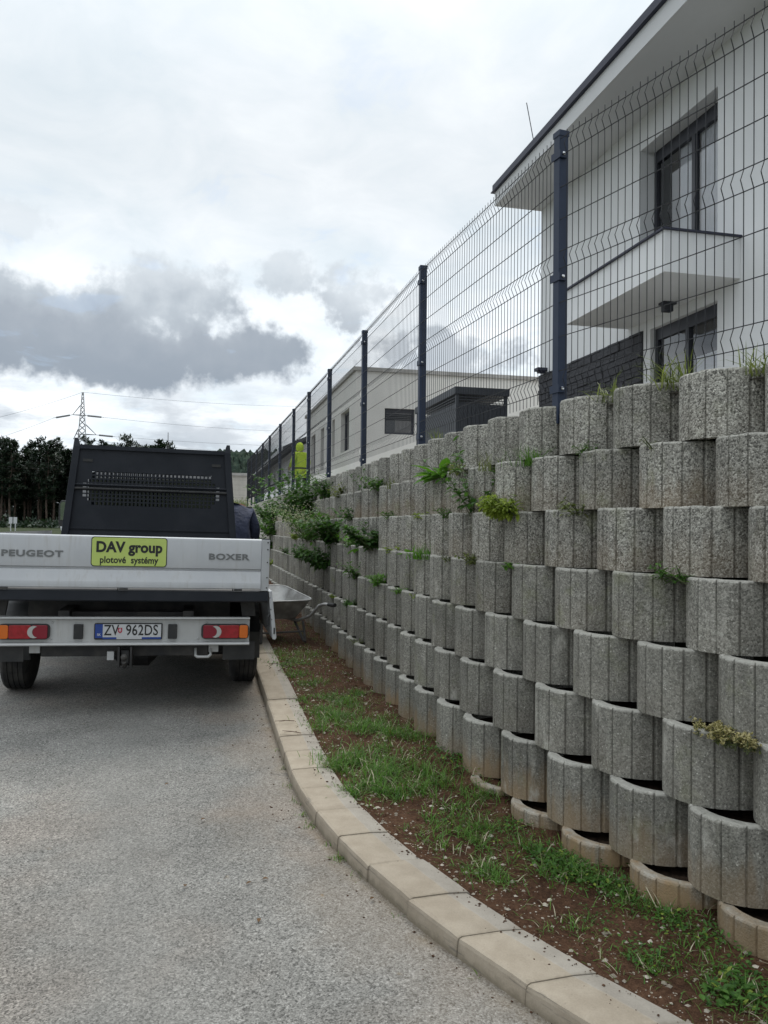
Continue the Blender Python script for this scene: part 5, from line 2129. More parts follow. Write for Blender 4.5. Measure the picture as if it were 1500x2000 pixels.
def leaf(mb, p, d, L, w, droop=0.3, mi=0, fold=0.25, seg=3):
    """pointed leaf blade with a folded midrib"""
    p = Vector(p)
    d = Vector(d).normalized()
    side = d.cross(Vector((0, 0, 1)))
    if side.length < 1e-3:
        side = Vector((1, 0, 0))
    side.normalize()
    vs = [tuple(p)]
    q = p.copy()
    dd = d.copy()
    ws = {2: (1.0,), 3: (0.85, 0.8), 4: (0.75, 1.0, 0.7)}[seg]
    for k in range(seg - 1):
        dd = (dd + Vector((0, 0, -droop / seg))).normalized()
        q = q + dd * (L / seg)
        up = side.cross(dd).normalized()
        vs += [tuple(q - side * w * 0.5 * ws[k] + up * w * fold * ws[k] * 0.5), tuple(q), tuple(q + side * w * 0.5 * ws[k] + up * w * fold * ws[k] * 0.5)]
    dd = (dd + Vector((0, 0, -droop / seg))).normalized()
    q = q + dd * (L / seg)
    vs.append(tuple(q))
    fs = [(0, 1, 2), (0, 2, 3)]
    for k in range(seg - 2):
        a = 1 + 3 * k
        fs += [(a, a + 3, a + 4, a + 1), (a + 1, a + 4, a + 5, a + 2)]
    a = 1 + 3 * (seg - 2)
    e = len(vs) - 1
    fs += [(a, e, a + 1), (a + 1, e, a + 2)]
    mb.add(vs, fs, mi)


def blade(mb, p, d, L, w, bend, mi=0):
    p = Vector(p)
    d = Vector(d).normalized()
    h = Vector((d.x, d.y, 0))
    h = h.normalized() if h.length > 1e-4 else Vector((1, 0, 0))
    side = Vector((-h.y, h.x, 0))
    q, dd = p.copy(), d.copy()
    vs = [tuple(q - side * w / 2), tuple(q + side * w / 2)]
    for k, wk in ((0, 0.9), (1, 0.6)):
        q = q + dd * L / 3
        dd = (dd + h * bend * 0.35 + Vector((0, 0, -bend * 0.45))).normalized()
        vs += [tuple(q - side * w / 2 * wk), tuple(q + side * w / 2 * wk)]
    q = q + dd * L / 3
    vs.append(tuple(q))
    mb.add(vs, [(0, 1, 3, 2), (2, 3, 5, 4), (4, 5, 6)], mi)


def rdir(r, el0, el1, out=None, bias=0.0):
    a = r.uniform(0, 2 * PI)
    e = r.uniform(el0, el1)
    v = Vector((math.cos(a) * math.cos(e), math.sin(a) * math.cos(e), math.sin(e)))
    if out is not None:
        v = (v + out * bias).normalized()
    return v


OUTV = Vector((-NX, -NY, 0))


def plant(name, label, cat, base, foliage, fmats, stems=None, smat='stem', group=None):
    root = tag(empty(name, base), label, cat, group)
    obj('foliage', foliage, [M[m] for m in fmats], root)
    if stems is not None and stems.v:
        obj('stem', stems, M[smat], root)
    return root


def weed(r, h, spread, n_st, leafL, leafW, dens=26, bias=0.35, droop=0.5, flowers=0):
    """several leafy stems; index 1 of the materials is used for flowers"""
    f, s = MB(), MB()
    for k in range(n_st):
        d = rdir(r, 0.6, 1.45, OUTV, bias)
        L = h * r.uniform(0.55, 1.0) * (1 / max(0.6, d.z)) * 0.9
        p0 = Vector((r.uniform(-1, 1) * spread * 0.42 * abs(TX) + 0, 0, 0)) + Vector((TX, TY, 0)) * r.uniform(-1, 1) * spread * 0.42 + OUTV * r.uniform(-0.03, 0.05)
        pts = [p0]
        dd = d.copy()
        for q in range(5):
            dd = (dd + Vector((r.uniform(-.15, .15), r.uniform(-.15, .15), 0.02)) + OUTV * 0.03).normalized()
            pts.append(pts[-1] + dd * L / 5)
        s.tube(pts, [0.0035, 0.003, 0.0027, 0.0023, 0.0018, 0.001], 4, caps=False)
        for q in range(dens):
            t = r.uniform(0.12, 1.0)
            i = min(4, int(t * 5))
            p = pts[i].lerp(pts[i + 1], t * 5 - i)
            ld = rdir(r, -0.3, 0.8, OUTV, 0.3)
            sc = r.uniform(0.55, 1.1) * (1.15 - 0.5 * t)
            leaf(f, p, ld, leafL * sc, leafW * sc, droop)
        for q in range(flowers):
            p = pts[r.choice((3, 4, 5))] + Vector((r.gauss(0, 1), r.gauss(0, 1), r.gauss(0, 0.9))) * h * 0.14
            for z in range(4):
                leaf(f, p, rdir(r, -0.4, 1.2), 0.013, 0.011, 0.1, 1, seg=2)
    return f, s


def tuft(r, n, L, w, el0=0.7, el1=1.5, bend=0.5, rad=0.03, bias=0.15):
    f = MB()
    for k in range(n):
        d = rdir(r, el0, el1, OUTV, bias)
        blade(f, (r.gauss(0, rad), r.gauss(0, rad), -0.01), d, L * r.uniform(0.45, 1.1), w * r.uniform(0.7, 1.2), bend * r.uniform(0.3, 1.4))
    return f


def rosette(r, n, L, w, el0=0.1, el1=1.0):
    f = MB()
    for k in range(n):
        d = rdir(r, el0, el1, OUTV, 0.25)
        leaf(f, (r.gauss(0, 0.012), r.gauss(0, 0.012), 0), d, L * r.uniform(0.6, 1.1), w * r.uniform(0.7, 1.1), 0.6, seg=4, fold=0.3)
    return f


def ledge(i, px, back=0.05):
    z = row_top(i)
    o = row_off(i)
    s = wall_s(px, o + back, z)
    x, y, th = wall_path(o + back, s)
    return Vector((x, y, z - 0.03))


def P(kind, i, px, label, group=None, **k):
    r = random.Random(int(px * 7 + i))
    b = ledge(i, px, k.pop('back', 0.055))
    fm = k.pop('m', ['leaf'])
    if kind == 'weed':
        f, s = weed(r, **k)
        return plant('weed', label, 'weed', b, f, fm, s, group=group)
    if kind == 'tuft':
        return plant('grass_tuft', label, 'grass tuft', b, tuft(r, **k), fm, group=group)
    if kind == 'rosette':
        return plant('broadleaf_weed', label, 'weed', b, rosette(r, **k), fm, group=group)


# on top of the wall
P('tuft', 0, 1200, 'thin grass tuft on the wall top below the canopy', n=70, L=0.21, w=0.006, rad=0.05, bend=1.1, m=['grass_olive'], back=0.16)
P('tuft', 0, 1320, 'tall spiky grass tuft on the wall top in front of the glazed door', n=100, L=0.27, w=0.006, rad=0.05, bend=1.0, m=['grass_olive'], back=0.16)
P('tuft', 0, 1492, 'grass tuft on the wall top at the right edge of the photo', n=60, L=0.20, w=0.006, rad=0.05, bend=1.0, m=['grass_olive'], back=0.16)
P('tuft', 0, 855, 'small grass tuft at the foot of the second fence post', n=26, L=0.24, w=0.006, rad=0.03, el0=1.0, m=['grass_olive'], back=0.12)
# ledge under the top row
P('rosette', 1, 864, 'bright broad leaved dock plant on the ledge below the top row', n=26, L=0.26, w=0.10, m=['leaf_bright'])
P('weed', 1, 718, 'slender young shoot rising in front of the third fence post', h=0.42, spread=0.10, n_st=3, leafL=0.05, leafW=0.034, dens=22, bias=0.25, m=['leaf_dark'])
P('weed', 1, 742, 'low green weed beside the slender shoot', h=0.16, spread=0.34, n_st=16, leafL=0.075, leafW=0.03, dens=16, m=['leaf'])
P('tuft', 1, 768, 'pale grass tuft beside the low green weed', n=40, L=0.15, w=0.006, m=['grass_olive'])
P('tuft', 1, 1042, 'feathery grass tuft under the nearest fence post', n=110, L=0.17, w=0.005, rad=0.05, bend=0.9, m=['grass'])
P('weed', 1, 1146, 'small fern like weed on the ledge right of the nearest fence post', h=0.10, spread=0.12, n_st=6, leafL=0.045, leafW=0.014, dens=16, m=['leaf'])
P('tuft', 1, 965, 'loose grass tuft between the dock plant and the nearest post', n=60, L=0.17, w=0.005, rad=0.05, bend=0.8, m=['grass_olive'])
P('weed', 1, 1280, 'tiny dry weed on the ledge below the grassy wall top', h=0.07, spread=0.10, n_st=5, leafL=0.03, leafW=0.008, dens=10, m=['grass_olive'])
P('weed', 1, 640, 'dark weed under the fourth fence post', h=0.46, spread=0.4, n_st=18, leafL=0.08, leafW=0.045, dens=26, m=['leaf_dark'])
# third ledge
P('weed', 2, 928, 'tall dark stalked weed leaning on two block rows', h=0.56, spread=0.16, n_st=8, leafL=0.10, leafW=0.045, dens=20, bias=0.3, m=['leaf_dark'])
P('weed', 2, 990, 'yellow green bushy weed spilling over a block', h=0.15, spread=0.40, n_st=40, leafL=0.07, leafW=0.024, dens=26, bias=0.75, droop=0.9, m=['leaf_yellow'], back=0.03)
P('weed', 2, 828, 'small yellow green weed on a ledge left of the tall stalk', h=0.055, spread=0.18, n_st=10, leafL=0.05, leafW=0.022, dens=12, m=['leaf_yellow'])
P('weed', 2, 606, 'dense dark green bush hiding the wall below the yellow jacket', h=0.95, spread=0.8, n_st=46, leafL=0.12, leafW=0.07, dens=36, bias=0.35, m=['leaf_dark'])
P('weed', 2, 578, 'lower leafy bush left of the dense dark bush', h=0.42, spread=0.6, n_st=22, leafL=0.11, leafW=0.06, dens=28, m=['leaf'])
P('weed', 2, 534, 'dark leafy bush on the upper far ledge right of the truck', h=0.65, spread=0.9, n_st=36, leafL=0.13, leafW=0.075, dens=30, m=['leaf_dark'])
# fourth ledge
P('weed', 3, 612, 'weed covered in tiny white flowers on the far wall', h=0.58, spread=1.3, n_st=60, leafL=0.08, leafW=0.035, dens=22, flowers=30, m=['leaf', 'flower_white'])
P('weed', 3, 655, 'leafy weed right of the white flowers', h=0.52, spread=0.45, n_st=24, leafL=0.12, leafW=0.065, dens=28, m=['leaf_dark'])
P('weed', 3, 733, 'upright dark green weed on a middle ledge', h=0.36, spread=0.26, n_st=20, leafL=0.10, leafW=0.055, dens=26, m=['leaf_dark'])
P('rosette', 3, 704, 'weed with one big drooping leaf beside the upright weed', n=7, L=0.16, w=0.075, el0=-0.3, el1=0.5, m=['leaf'])
P('weed', 3, 772, 'small yellowish weed right of the upright weed', h=0.08, spread=0.12, n_st=6, leafL=0.055, leafW=0.026, dens=12, m=['leaf_yellow'])
P('rosette', 3, 798, 'single bright broad leaf standing on a middle ledge', n=4, L=0.11, w=0.065, el0=0.5, el1=1.3, m=['leaf_bright'])
P('tuft', 3, 832, 'bright grassy weed on a middle ledge', n=140, L=0.14, w=0.008, rad=0.05, bend=0.9, m=['leaf_bright'])
P('weed', 3, 880, 'sparse dry weed on a middle ledge', h=0.06, spread=0.2, n_st=7, leafL=0.03, leafW=0.008, dens=8, m=['grass_olive'])
P('weed', 3, 1006, 'small bright green weed under the yellow green bush', h=0.045, spread=0.14, n_st=9, leafL=0.038, leafW=0.018, dens=12, m=['leaf_bright'])
P('weed', 3, 535, 'light green bush on the lower far ledge right of the truck', h=0.68, spread=0.9, n_st=36, leafL=0.12, leafW=0.06, dens=28, m=['leaf'])
P('weed', 3, 582, 'low green weed left of the white flowers', h=0.14, spread=0.3, n_st=9, leafL=0.07, leafW=0.04, dens=18, m=['leaf_yellow'])
# fifth ledge
P('weed', 4, 640, 'dark weed hanging over the ledge above the wheelbarrow', h=0.40, spread=0.36, n_st=24, leafL=0.11, leafW=0.06, dens=24, bias=0.7, droop=1.0, m=['leaf_dark'])
P('weed', 4, 592, 'small leafy weed over the wheelbarrow', h=0.24, spread=0.3, n_st=12, leafL=0.10, leafW=0.045, dens=18, bias=0.5, m=['leaf'])
P('weed', 4, 748, 'bright green weed on the ledge right of the wheelbarrow', h=0.13, spread=0.26, n_st=20, leafL=0.07, leafW=0.018, dens=16, m=['leaf_bright'])
P('weed', 4, 790, 'smaller bright weed on the same ledge further right', h=0.06, spread=0.12, n_st=8, leafL=0.045, leafW=0.016, dens=14, m=['leaf_bright'])
P('weed', 4, 530, 'leafy weed just right of the tailgate', h=0.42, spread=0.6, n_st=20, leafL=0.11, leafW=0.06, dens=24, m=['leaf'])
P('weed', 4, 820, 'tiny yellowish weed on the fifth ledge', h=0.04, spread=0.10, n_st=6, leafL=0.03, leafW=0.014, dens=10, m=['leaf_yellow'])
# sixth ledge
P('weed', 5, 1425, 'dry plant with tiny straw yellow flowers on a low ledge', h=0.07, spread=0.36, n_st=60, leafL=0.022, leafW=0.009, dens=8, bias=0.1, flowers=8, m=['grass_olive', 'flower_dry'])
P('weed', 5, 687, 'small weed on the ledge beside the wheelbarrow handle', h=0.10, spread=0.18, n_st=9, leafL=0.06, leafW=0.03, dens=14, m=['leaf'])
P('weed', 5, 654, 'tiny yellow green weed left of the small weed', h=0.05, spread=0.12, n_st=6, leafL=0.04, leafW=0.02, dens=12, m=['leaf_yellow'])
P('weed', 5, 532, 'low weed under the corner of the tailgate', h=0.14, spread=0.3, n_st=8, leafL=0.08, leafW=0.04, dens=16, m=['leaf_yellow'])
P('weed', 6, 702, 'small grey green weed in the lowest block row', h=0.09, spread=0.12, n_st=8, leafL=0.035, leafW=0.010, dens=14, m=['grass_olive'])
for (i_, px_l, lab, mm) in ((1, 905, 'small olive weed left of the loose grass tuft', 'grass_olive'), (2, 770, 'small green weed on the third ledge right of the leafy clusters', 'leaf'), (2, 690, 'low weed on the third ledge under the slender shoot', 'leaf_dark'),
                            (2, 880, 'tiny weed on the third ledge beside the tall stalk', 'leaf'), (3, 690, 'low bright weed on the fourth ledge under the drooping leaf', 'leaf_bright'), (3, 925, 'small dry grass on the fourth ledge under the tall stalk', 'grass_olive'),
                            (4, 700, 'low weed on the fifth ledge between hanging weed and bright weed', 'leaf'), (4, 560, 'leafy weed on the fifth ledge left of the wheelbarrow handle', 'leaf_dark'), (1, 668, 'olive weed under the fence between third and fourth post', 'grass_olive'),
                            (1, 585, 'green weed under the fence near the yellow jacket', 'leaf'), (3, 1330, 'tiny weed in a joint of the fourth row at the right', 'leaf'), (2, 1120, 'tiny weed in a joint right of the yellow green bush', 'grass_olive')):
    P('weed', i_, px_l, lab, h=0.10 if px_l > 750 else 0.2, spread=0.2, n_st=9, leafL=0.05 if px_l > 750 else 0.08, leafW=0.02 if px_l > 750 else 0.04, dens=12, m=[mm])
# far end
b = Vector((*wall_path(1.0, -25.2)[:2], TOPZ - 0.22))
f, s_ = weed(random.Random(5), 0.65, 2.2, 90, 0.14, 0.04, 26, 0.2)
for v_i in range(len(f.v)):
    pass
plant('bush', 'olive green bush at the far end of the wall top', 'bush', b, f, ['grass_olive'], s_)

# ------------------------------------------------------------------ grass, ground cover, gravel on the verge
rg = random.Random(77)


def verge_near(px, py):
    """ground point below a photo pixel on the verge"""
    z = 0.1
    for _ in range(6):
        p = px_ground(px, py, z)
        z = gz(p.y) + 0.07
    return p


def snap_z(x, y):
    # u across the verge from the two border lines, by search along s
    best = (9, 0, 0)
    s0 = (4.9 - y) / math.cos(A)
    for ds in np.linspace(-0.9, 0.9, 19):
        s = s0 + ds
        xa, ya, _ = kerb_path(KW - 0.01, s)
        xb, yb, _ = wall_path(WALL_O + 0.16, s + VERGE_SHIFT)
        L2 = (xb - xa) ** 2 + (yb - ya) ** 2
        u = ((x - xa) * (xb - xa) + (y - ya) * (yb - ya)) / L2
        q = math.hypot(xa + (xb - xa) * u - x, ya + (yb - ya) * u - y)
        if q < best[0]:
            best = (q, u, s)
    _, u, s = best
    return u, soil_z(x, y, min(1, max(0, u)), s)


gm = MB()
patches = [  # px, py, radius m, blades, length
    (655, 1400, .16, 420, .11), (715, 1425, .15, 420, .11), (775, 1440, .15, 380, .11), (640, 1420, .10, 220, .10), (830, 1450, .10, 160, .09),
    (690, 1480, .15, 460, .12), (650, 1495, .08, 180, .11), (735, 1500, .12, 320, .12), (790, 1520, .16, 520, .14), (850, 1540, .12, 300, .11), (740, 1545, .12, 340, .12), (690, 1545, .07, 160, .10),
    (905, 1575, .11, 150, .10), (950, 1560, .08, 130, .09), (870, 1625, .11, 130, .08), (905, 1640, .09, 170, .10), (960, 1700, .09, 230, .10), (830, 1600, .07, 120, .07), (930, 1615, .08, 160, .09),
    (1040, 1650, .08, 130, .09), (1085, 1680, .11, 230, .09), (1130, 1710, .09, 170, .09), (1180, 1730, .07, 90, .09), (985, 1610, .06, 90, .09),
    (1235, 1760, .08, 130, .08), (1300, 1790, .08, 150, .08), (1120, 1810, .06, 60, .06), (1255, 1880, .08, 120, .07), (1330, 1830, .07, 110, .07), (1410, 1880, .07, 90, .07), (1450, 1950, .07, 120, .08), (1360, 1900, .06, 40, .06), (1480, 1840, .07, 60, .07),
    (575, 1315, .14, 200, .09), (610, 1330, .12, 160, .09), (650, 1385, .16, 260, .08), (600, 1365, .12, 200, .08), (690, 1355, .12, 220, .09), (680, 1375, .10, 180, .10), (560, 1290, .2, 240, .10), (540, 1275, .15, 160, .10), (600, 1275, .2, 160, .10),
    (640, 1360, .10, 130, .07), (740, 1410, .10, 120, .08), (820, 1480, .10, 110, .06), (760, 1470, .10, 130, .08)]
for (px, py, rad, nb, L) in patches:
    c = verge_near(px, py)
    for k in range(int(nb * 2.1)):
        x, y = c.x + rg.gauss(0, rad * 0.72), c.y + rg.gauss(0, rad * 0.72)
        if vnoise(x * 4.5, y * 4.5, 9) < -0.25:
            continue
        u, z = snap_z(x, y) if k % 4 == 0 else (u, z)
        if u < -0.05 or u > 1.1:
            continue
        d = rdir(rg, 0.45, 1.4)
        blade(gm, (x, y, z - 0.012), d, L * 1.0 * rg.uniform(0.3, 1.15), rg.uniform(0.003, 0.006), rg.uniform(0.2, 1.2), (2 if rg.random() < 0.35 else 1) if rg.random() < 0.22 else 0)
# thin scatter everywhere
for k in range(3200):
    s = rg.uniform(-6, 3.6)
    u = rg.uniform(0.04, 0.99)
    x, y, z = verge_pt(u, s)
    if vnoise(x * 1.7, y * 1.7, 5) < -0.1:
        continue
    for q in range(3):
        blade(gm, (x + rg.gauss(0, 0.012), y + rg.gauss(0, 0.012), z - 0.008), rdir(rg, 0.2, 1.3), rg.uniform(0.02, 0.075), 0.0034, 0.7, rg.choice((0, 0, 0, 1, 1, 2)))
# tufts in the gutter joint
for (px, py, nb) in ((548, 1465, 14), (556, 1500, 22), (566, 1535, 34), (577, 1565, 20), (588, 1590, 30), (606, 1612, 40), (664, 1678, 60), (640, 1650, 14), (700, 1715, 10), (775, 1790, 8), (935, 1890, 8), (944, 1905, 10)):
    c = px_ground(px, py, 0.0)
    c = px_ground(px, py, gz(c.y))
    for k in range(nb):
        blade(gm, (c.x + rg.gauss(0, 0.018), c.y + rg.gauss(0, 0.022), gz(c.y) - 0.004), rdir(rg, 0.2, 1.4), rg.uniform(0.015, 0.05), 0.0035, 0.6, 1 if rg.random() < 0.5 else 0)
tag(obj('verge_grass', gm, [M['grass'], M['grass_olive'], M['straw']]), 'tufts of green grass growing on the soil verge', 'grass', kind='stuff')

cm = MB()
for (px, py, rad, nl, L) in [(1100, 1690, .14, 260, .030), (1145, 1715, .12, 200, .028), (1060, 1665, .10, 120, .028), (1310, 1800, .10, 130, .026), (1385, 1835, .09, 120, .026), (1440, 1905, .10, 130, .03), (1420, 1950, .07, 110, .04), (1480, 1940, .08, 90, .03),
                         (885, 1505, .16, 150, .034), (920, 1530, .12, 90, .030), (860, 1480, .10, 80, .03), (1210, 1745, .10, 110, .028), (1000, 1625, .10, 90, .026), (890, 1600, .12, 110, .024), (1270, 1870, .12, 120, .024), (1180, 1800, .10, 70, .02), (660, 1365, .14, 120, .03), (560, 1300, .2, 150, .04), (960, 1650, .1, 70, .022)]:
    c = verge_near(px, py)
    for k in range(nl):
        x, y = c.x + rg.gauss(0, rad * 0.55), c.y + rg.gauss(0, rad * 0.55)
        u, z = snap_z(x, y) if k % 3 == 0 else (u, z)
        if u < 0.0 or u > 1.05:
            continue
        leaf(cm, (x, y, z + rg.uniform(0.002, 0.035)), rdir(rg, -0.2, 0.9), L * 0.75 * rg.uniform(0.5, 1.25), L * 0.75 * rg.uniform(0.45, 0.8), 0.3, 0 if rg.random() < 0.93 else 1)
tag(obj('ground_cover', cm, [M['leaf'], M['leaf_yellow']]), 'low leafy weeds spread over the soil verge', 'weeds', kind='stuff')

st = MB()
oct_ = [(1, 0, 0), (-1, 0, 0), (0, 1, 0), (0, -1, 0), (0, 0, 1), (0, 0, -1)]
of = [(0, 2, 4), (2, 1, 4), (1, 3, 4), (3, 0, 4), (2, 0, 5), (1, 2, 5), (3, 1, 5), (0, 3, 5)]
for k in range(2800):
    s = rg.uniform(-4, 3.6)
    u = min(0.99, abs(rg.gauss(0.25, 0.35)))
    x, y, z = verge_pt(u, s)
    r_ = 0.0022 + rg.random() ** 5 * 0.013
    a = rg.uniform(0, PI)
    jj = [rg.uniform(0.6, 1.2) for _ in range(6)]
    vs = []
    for (i, (ox, oy, oz)) in enumerate(oct_):
        rx_, ry_, rz_ = ox * r_ * jj[i] * 1.2, oy * r_ * jj[i], oz * r_ * jj[i] * 0.65
        vs.append((x + rx_ * math.cos(a) - ry_ * math.sin(a), y + rx_ * math.sin(a) + ry_ * math.cos(a), z + rz_ + r_ * 0.1))
    st.add(vs, of)
tag(obj('gravel', st, M['stone']), 'small pale stones scattered in the reddish soil', 'gravel', kind='stuff')

# clods of earth
st = MB()
for k in range(1500):
    s = rg.uniform(-4, 3.6)
    x, y, z = verge_pt(rg.uniform(0.0, 0.98), s)
    r_ = 0.004 + rg.random() ** 3 * 0.016
    st.add([(x + ox * r_ * rg.uniform(.6, 1.4), y + oy * r_ * rg.uniform(.6, 1.4), z + oz * r_ * rg.uniform(.4, .9)) for ox, oy, oz in oct_], of)
tag(obj('earth_clods', st, M['soil']), 'loose clods of reddish earth on the verge', 'soil', kind='stuff')

# crumbs of earth on the kerb and road edge
st = MB()
for k in range(900):
    s = rg.uniform(-3, 3.4)
    o = rg.choice((rg.uniform(0.12, 0.25), rg.uniform(0.2, 0.25), -abs(rg.gauss(0, 0.12))))
    x, y, _ = kerb_path(o, s)
    z = gz(y) + (KH if o > 0.02 else 0.002)
    r_ = 0.002 + rg.random() ** 3 * 0.006
    st.add([(x + ox * r_ * rg.uniform(.6, 1.3), y + oy * r_ * rg.uniform(.6, 1.3), z + oz * r_ * 0.6) for ox, oy, oz in oct_], of)
tag(obj('earth_crumbs', st, M['soil']), 'dark crumbs of earth on the kerb and gutter', 'soil', kind='stuff')

# single small things lying about
a_, b_ = verge_near(1228, 1712), verge_near(1282, 1782)
t = MB()
t.tube([(0, 0, 0.05), ((b_.x - a_.x) * 0.5, (b_.y - a_.y) * 0.5, 0.055), (b_.x - a_.x, b_.y - a_.y, b_.z - a_.z + 0.02)], [0.0035, 0.003, 0.002], 5)
tag(obj('dry_stalk', t, M['straw'], loc=(a_.x, a_.y, a_.z)), 'dry pale stalk lying across the weeds by the wall', 'stalk')
for i_, (px, py, lab) in enumerate(((575, 1410, 'dry brown twig on the kerb nearest the truck'), (588, 1434, 'dry brown twig on the kerb beside the lush grass'), (525, 1298, 'forked twig on the kerb behind the truck'))):
    c = px_ground(px, py, 0.1)
    c = px_ground(px, py, gz(c.y) + KH)
    t = MB()
    d = rdir(rg, 0, 0.05)
    t.tube([(0, 0, 0.006), tuple(d * 0.07 + Vector((0, 0, 0.012))), tuple(d * 0.15 + Vector((0.01, 0.01, 0.006)))], [0.003, 0.0025, 0.0015], 5)
    d2 = Vector((-d.y, d.x, 0)) * 0.5 + d
    t.tube([tuple(d * 0.06 + Vector((0, 0, 0.011))), tuple(d * 0.06 + d2.normalized() * 0.06 + Vector((0, 0, 0.008)))], [0.002, 0.001], 5)
    tag(obj('twig', t, M['stem_red'], loc=(c.x, c.y, c.z + 0.002)), lab, 'twig')
for (px, py) in ((492, 1727), (362, 1732), (512, 1721), (505, 1806), (330, 1533), (560, 1450), (732, 1758), (392, 1605)):
    c = px_ground(px, py, 0.0)
    c = px_ground(px, py, gz(c.y))
    t = MB()
    leaf(t, (0, 0, 0.006), rdir(rg, -0.1, 0.3), 0.028, 0.017, 0.1, seg=4, fold=0.6)
    tag(obj('fallen_leaf', t, M['deadleaf'], loc=(c.x, c.y, c.z + 0.004)), 'small brown dead leaf lying on the grey asphalt', 'leaf', 'dead leaves on the road')

# ------------------------------------------------------------------ pine wood, pylon, hill


def pine_mesh(seed, H=16.0):
    r = random.Random(seed)
    tr, cr = MB(), MB()
    pts = [Vector((0, 0, -0.4))]
    for k in range(1, 9):
        pts.append(Vector((r.gauss(0, 0.10) * k / 4, r.gauss(0, 0.10) * k / 4, H * k / 8 * 0.97)))
    tr.tube(pts, [0.19, 0.17, 0.16, 0.15, 0.13, 0.11, 0.08, 0.05, 0.015], 7)
    c0 = r.uniform(0.26, 0.45)
    nb = 56
    for k in range(nb):
        t = c0 + (1 - c0) * (k + r.random()) / nb
        z = H * 0.97 * t
        i = min(7, int(t * 8))
        p = pts[i].lerp(pts[i + 1], t * 8 - i)
        prof_ = math.sin(min(1.0, (1 - t) / (1 - c0) * 1.1 + 0.12) * PI * 0.62)
        L = (0.35 + 2.1 * prof_) * r.uniform(0.55, 1.15)
        a = r.uniform(0, 2 * PI)
        d = Vector((math.cos(a), math.sin(a), r.uniform(-0.15, 0.55))).normalized()
        tr.tube([p, p + d * L * 0.6, p + d * L + Vector((0, 0, 0.12))], [0.035, 0.02, 0.006], 4, caps=False)
        for q in range(30):
            u = r.uniform(0.25, 1.05)
            c = p + d * L * u + Vector((r.gauss(0, .20), r.gauss(0, .20), r.gauss(0.05, .14)))
            dd = rdir(r, -0.2, 1.2)
            w = r.uniform(0.18, 0.40)
            sd = dd.cross(Vector((0.3, 0.2, 1))).normalized()
            e = c + dd * r.uniform(0.35, 0.75)
            cr.add([tuple(c - sd * w * .5), tuple(c + sd * w * .5), tuple(e)], [(0, 1, 2)])
    return tr.mesh('trunk', M['bark']), cr.mesh('crown', M['needle'])


PINES = [pine_mesh(100 + k) for k in range(6)]
rt = random.Random(9)
spots = []
px = -330
while px < 330:
    d = 140 + rt.random() * 12
    spots.append((px + rt.uniform(-5, 5), d, rt.uniform(0.90, 1.06)))
    px += rt.uniform(6, 12)
for (px, d, sc) in spots:
    x = (px - 750) / F * d
    k = rt.randrange(6)
    front = -20 < px < 145
    root = tag(empty('pine_tree', (x, d, gz(99) - 0.05), (0, 0, rt.uniform(0, 6.28))), 'tall dark pine tree with bare trunk in the wood on the left', 'tree', 'pines of the dark wood')
    root.scale = (sc * 1.08, sc * 1.08, sc)
    link('trunk', PINES[k][0], root)
    link('crown', PINES[k][1], root)
# the depth of the wood reads as one mass
mass_v, mass_f, mass_t, nv = [], [], [], 0
for k in range(190):
    px = rt.uniform(-420, 300)
    d = rt.uniform(156, 205)
    x = (px - 750) / F * d
    tm, cmesh = PINES[rt.randrange(6)]
    sc = rt.uniform(0.82, 1.02)
    a = rt.uniform(0, 6.28)
    for me, mi in ((tm, 0), (cmesh, 1)):
        co = np.empty(len(me.vertices) * 3)
        me.vertices.foreach_get('co', co)
        co = co.reshape(-1, 3) * np.array([sc * 1.25, sc * 1.25, sc])
        ca, sa = math.cos(a), math.sin(a)
        c2 = np.stack([co[:, 0] * ca - co[:, 1] * sa + x, co[:, 0] * sa + co[:, 1] * ca + d, co[:, 2] + gz(99) - 0.05], 1)
        mass_v.append(c2)
        for pl in me.polygons:
            mass_f.append([nv + q for q in pl.vertices])
            mass_t.append(mi)
        nv += len(c2)
me = bpy.data.meshes.new('pine_wood')
me.from_pydata(np.concatenate(mass_v).tolist(), [], mass_f)
me.materials.append(M['bark'])
me.materials.append(M['needle'])
me.polygons.foreach_set('material_index', mass_t)
tag(link('pine_wood', me), 'dense dark pine wood behind the front row of trunks', 'wood', kind='stuff')
# dark undergrowth
ug = MB()
for k in range(11000):
    px = rt.uniform(-380, 310)
    d = rt.uniform(152, 200)
    c = Vector(((px - 750) / F * d, d, gz(99) + abs(rt.gauss(0, 3.6))))
    dd = rdir(rt, 0, 1.4)
    sd = dd.cross(Vector((0.3, 0.2, 1))).normalized() * rt.uniform(0.3, 0.7)
    e = c + dd * rt.uniform(0.6, 1.5)
    ug.add([tuple(c - sd), tuple(c + sd), tuple(e)], [(0, 1, 2)])
for k in range(3500):
    px = rt.uniform(-380, 310)
    d = rt.uniform(112, 142)
    c = Vector(((px - 750) / F * d, d, gz(99) + abs(rt.gauss(0, 0.6))))
    dd = rdir(rt, 0.3, 1.4)
    sd = dd.cross(Vector((0.3, 0.2, 1))).normalized() * rt.uniform(0.15, 0.4)
    e = c + dd * rt.uniform(0.3, 0.8)
    ug.add([tuple(c - sd), tuple(c + sd), tuple(e)], [(0, 1, 2)])
tag(obj('undergrowth', ug, M['needle']), 'dark undergrowth at the foot of the pine wood', 'undergrowth', kind='stuff')

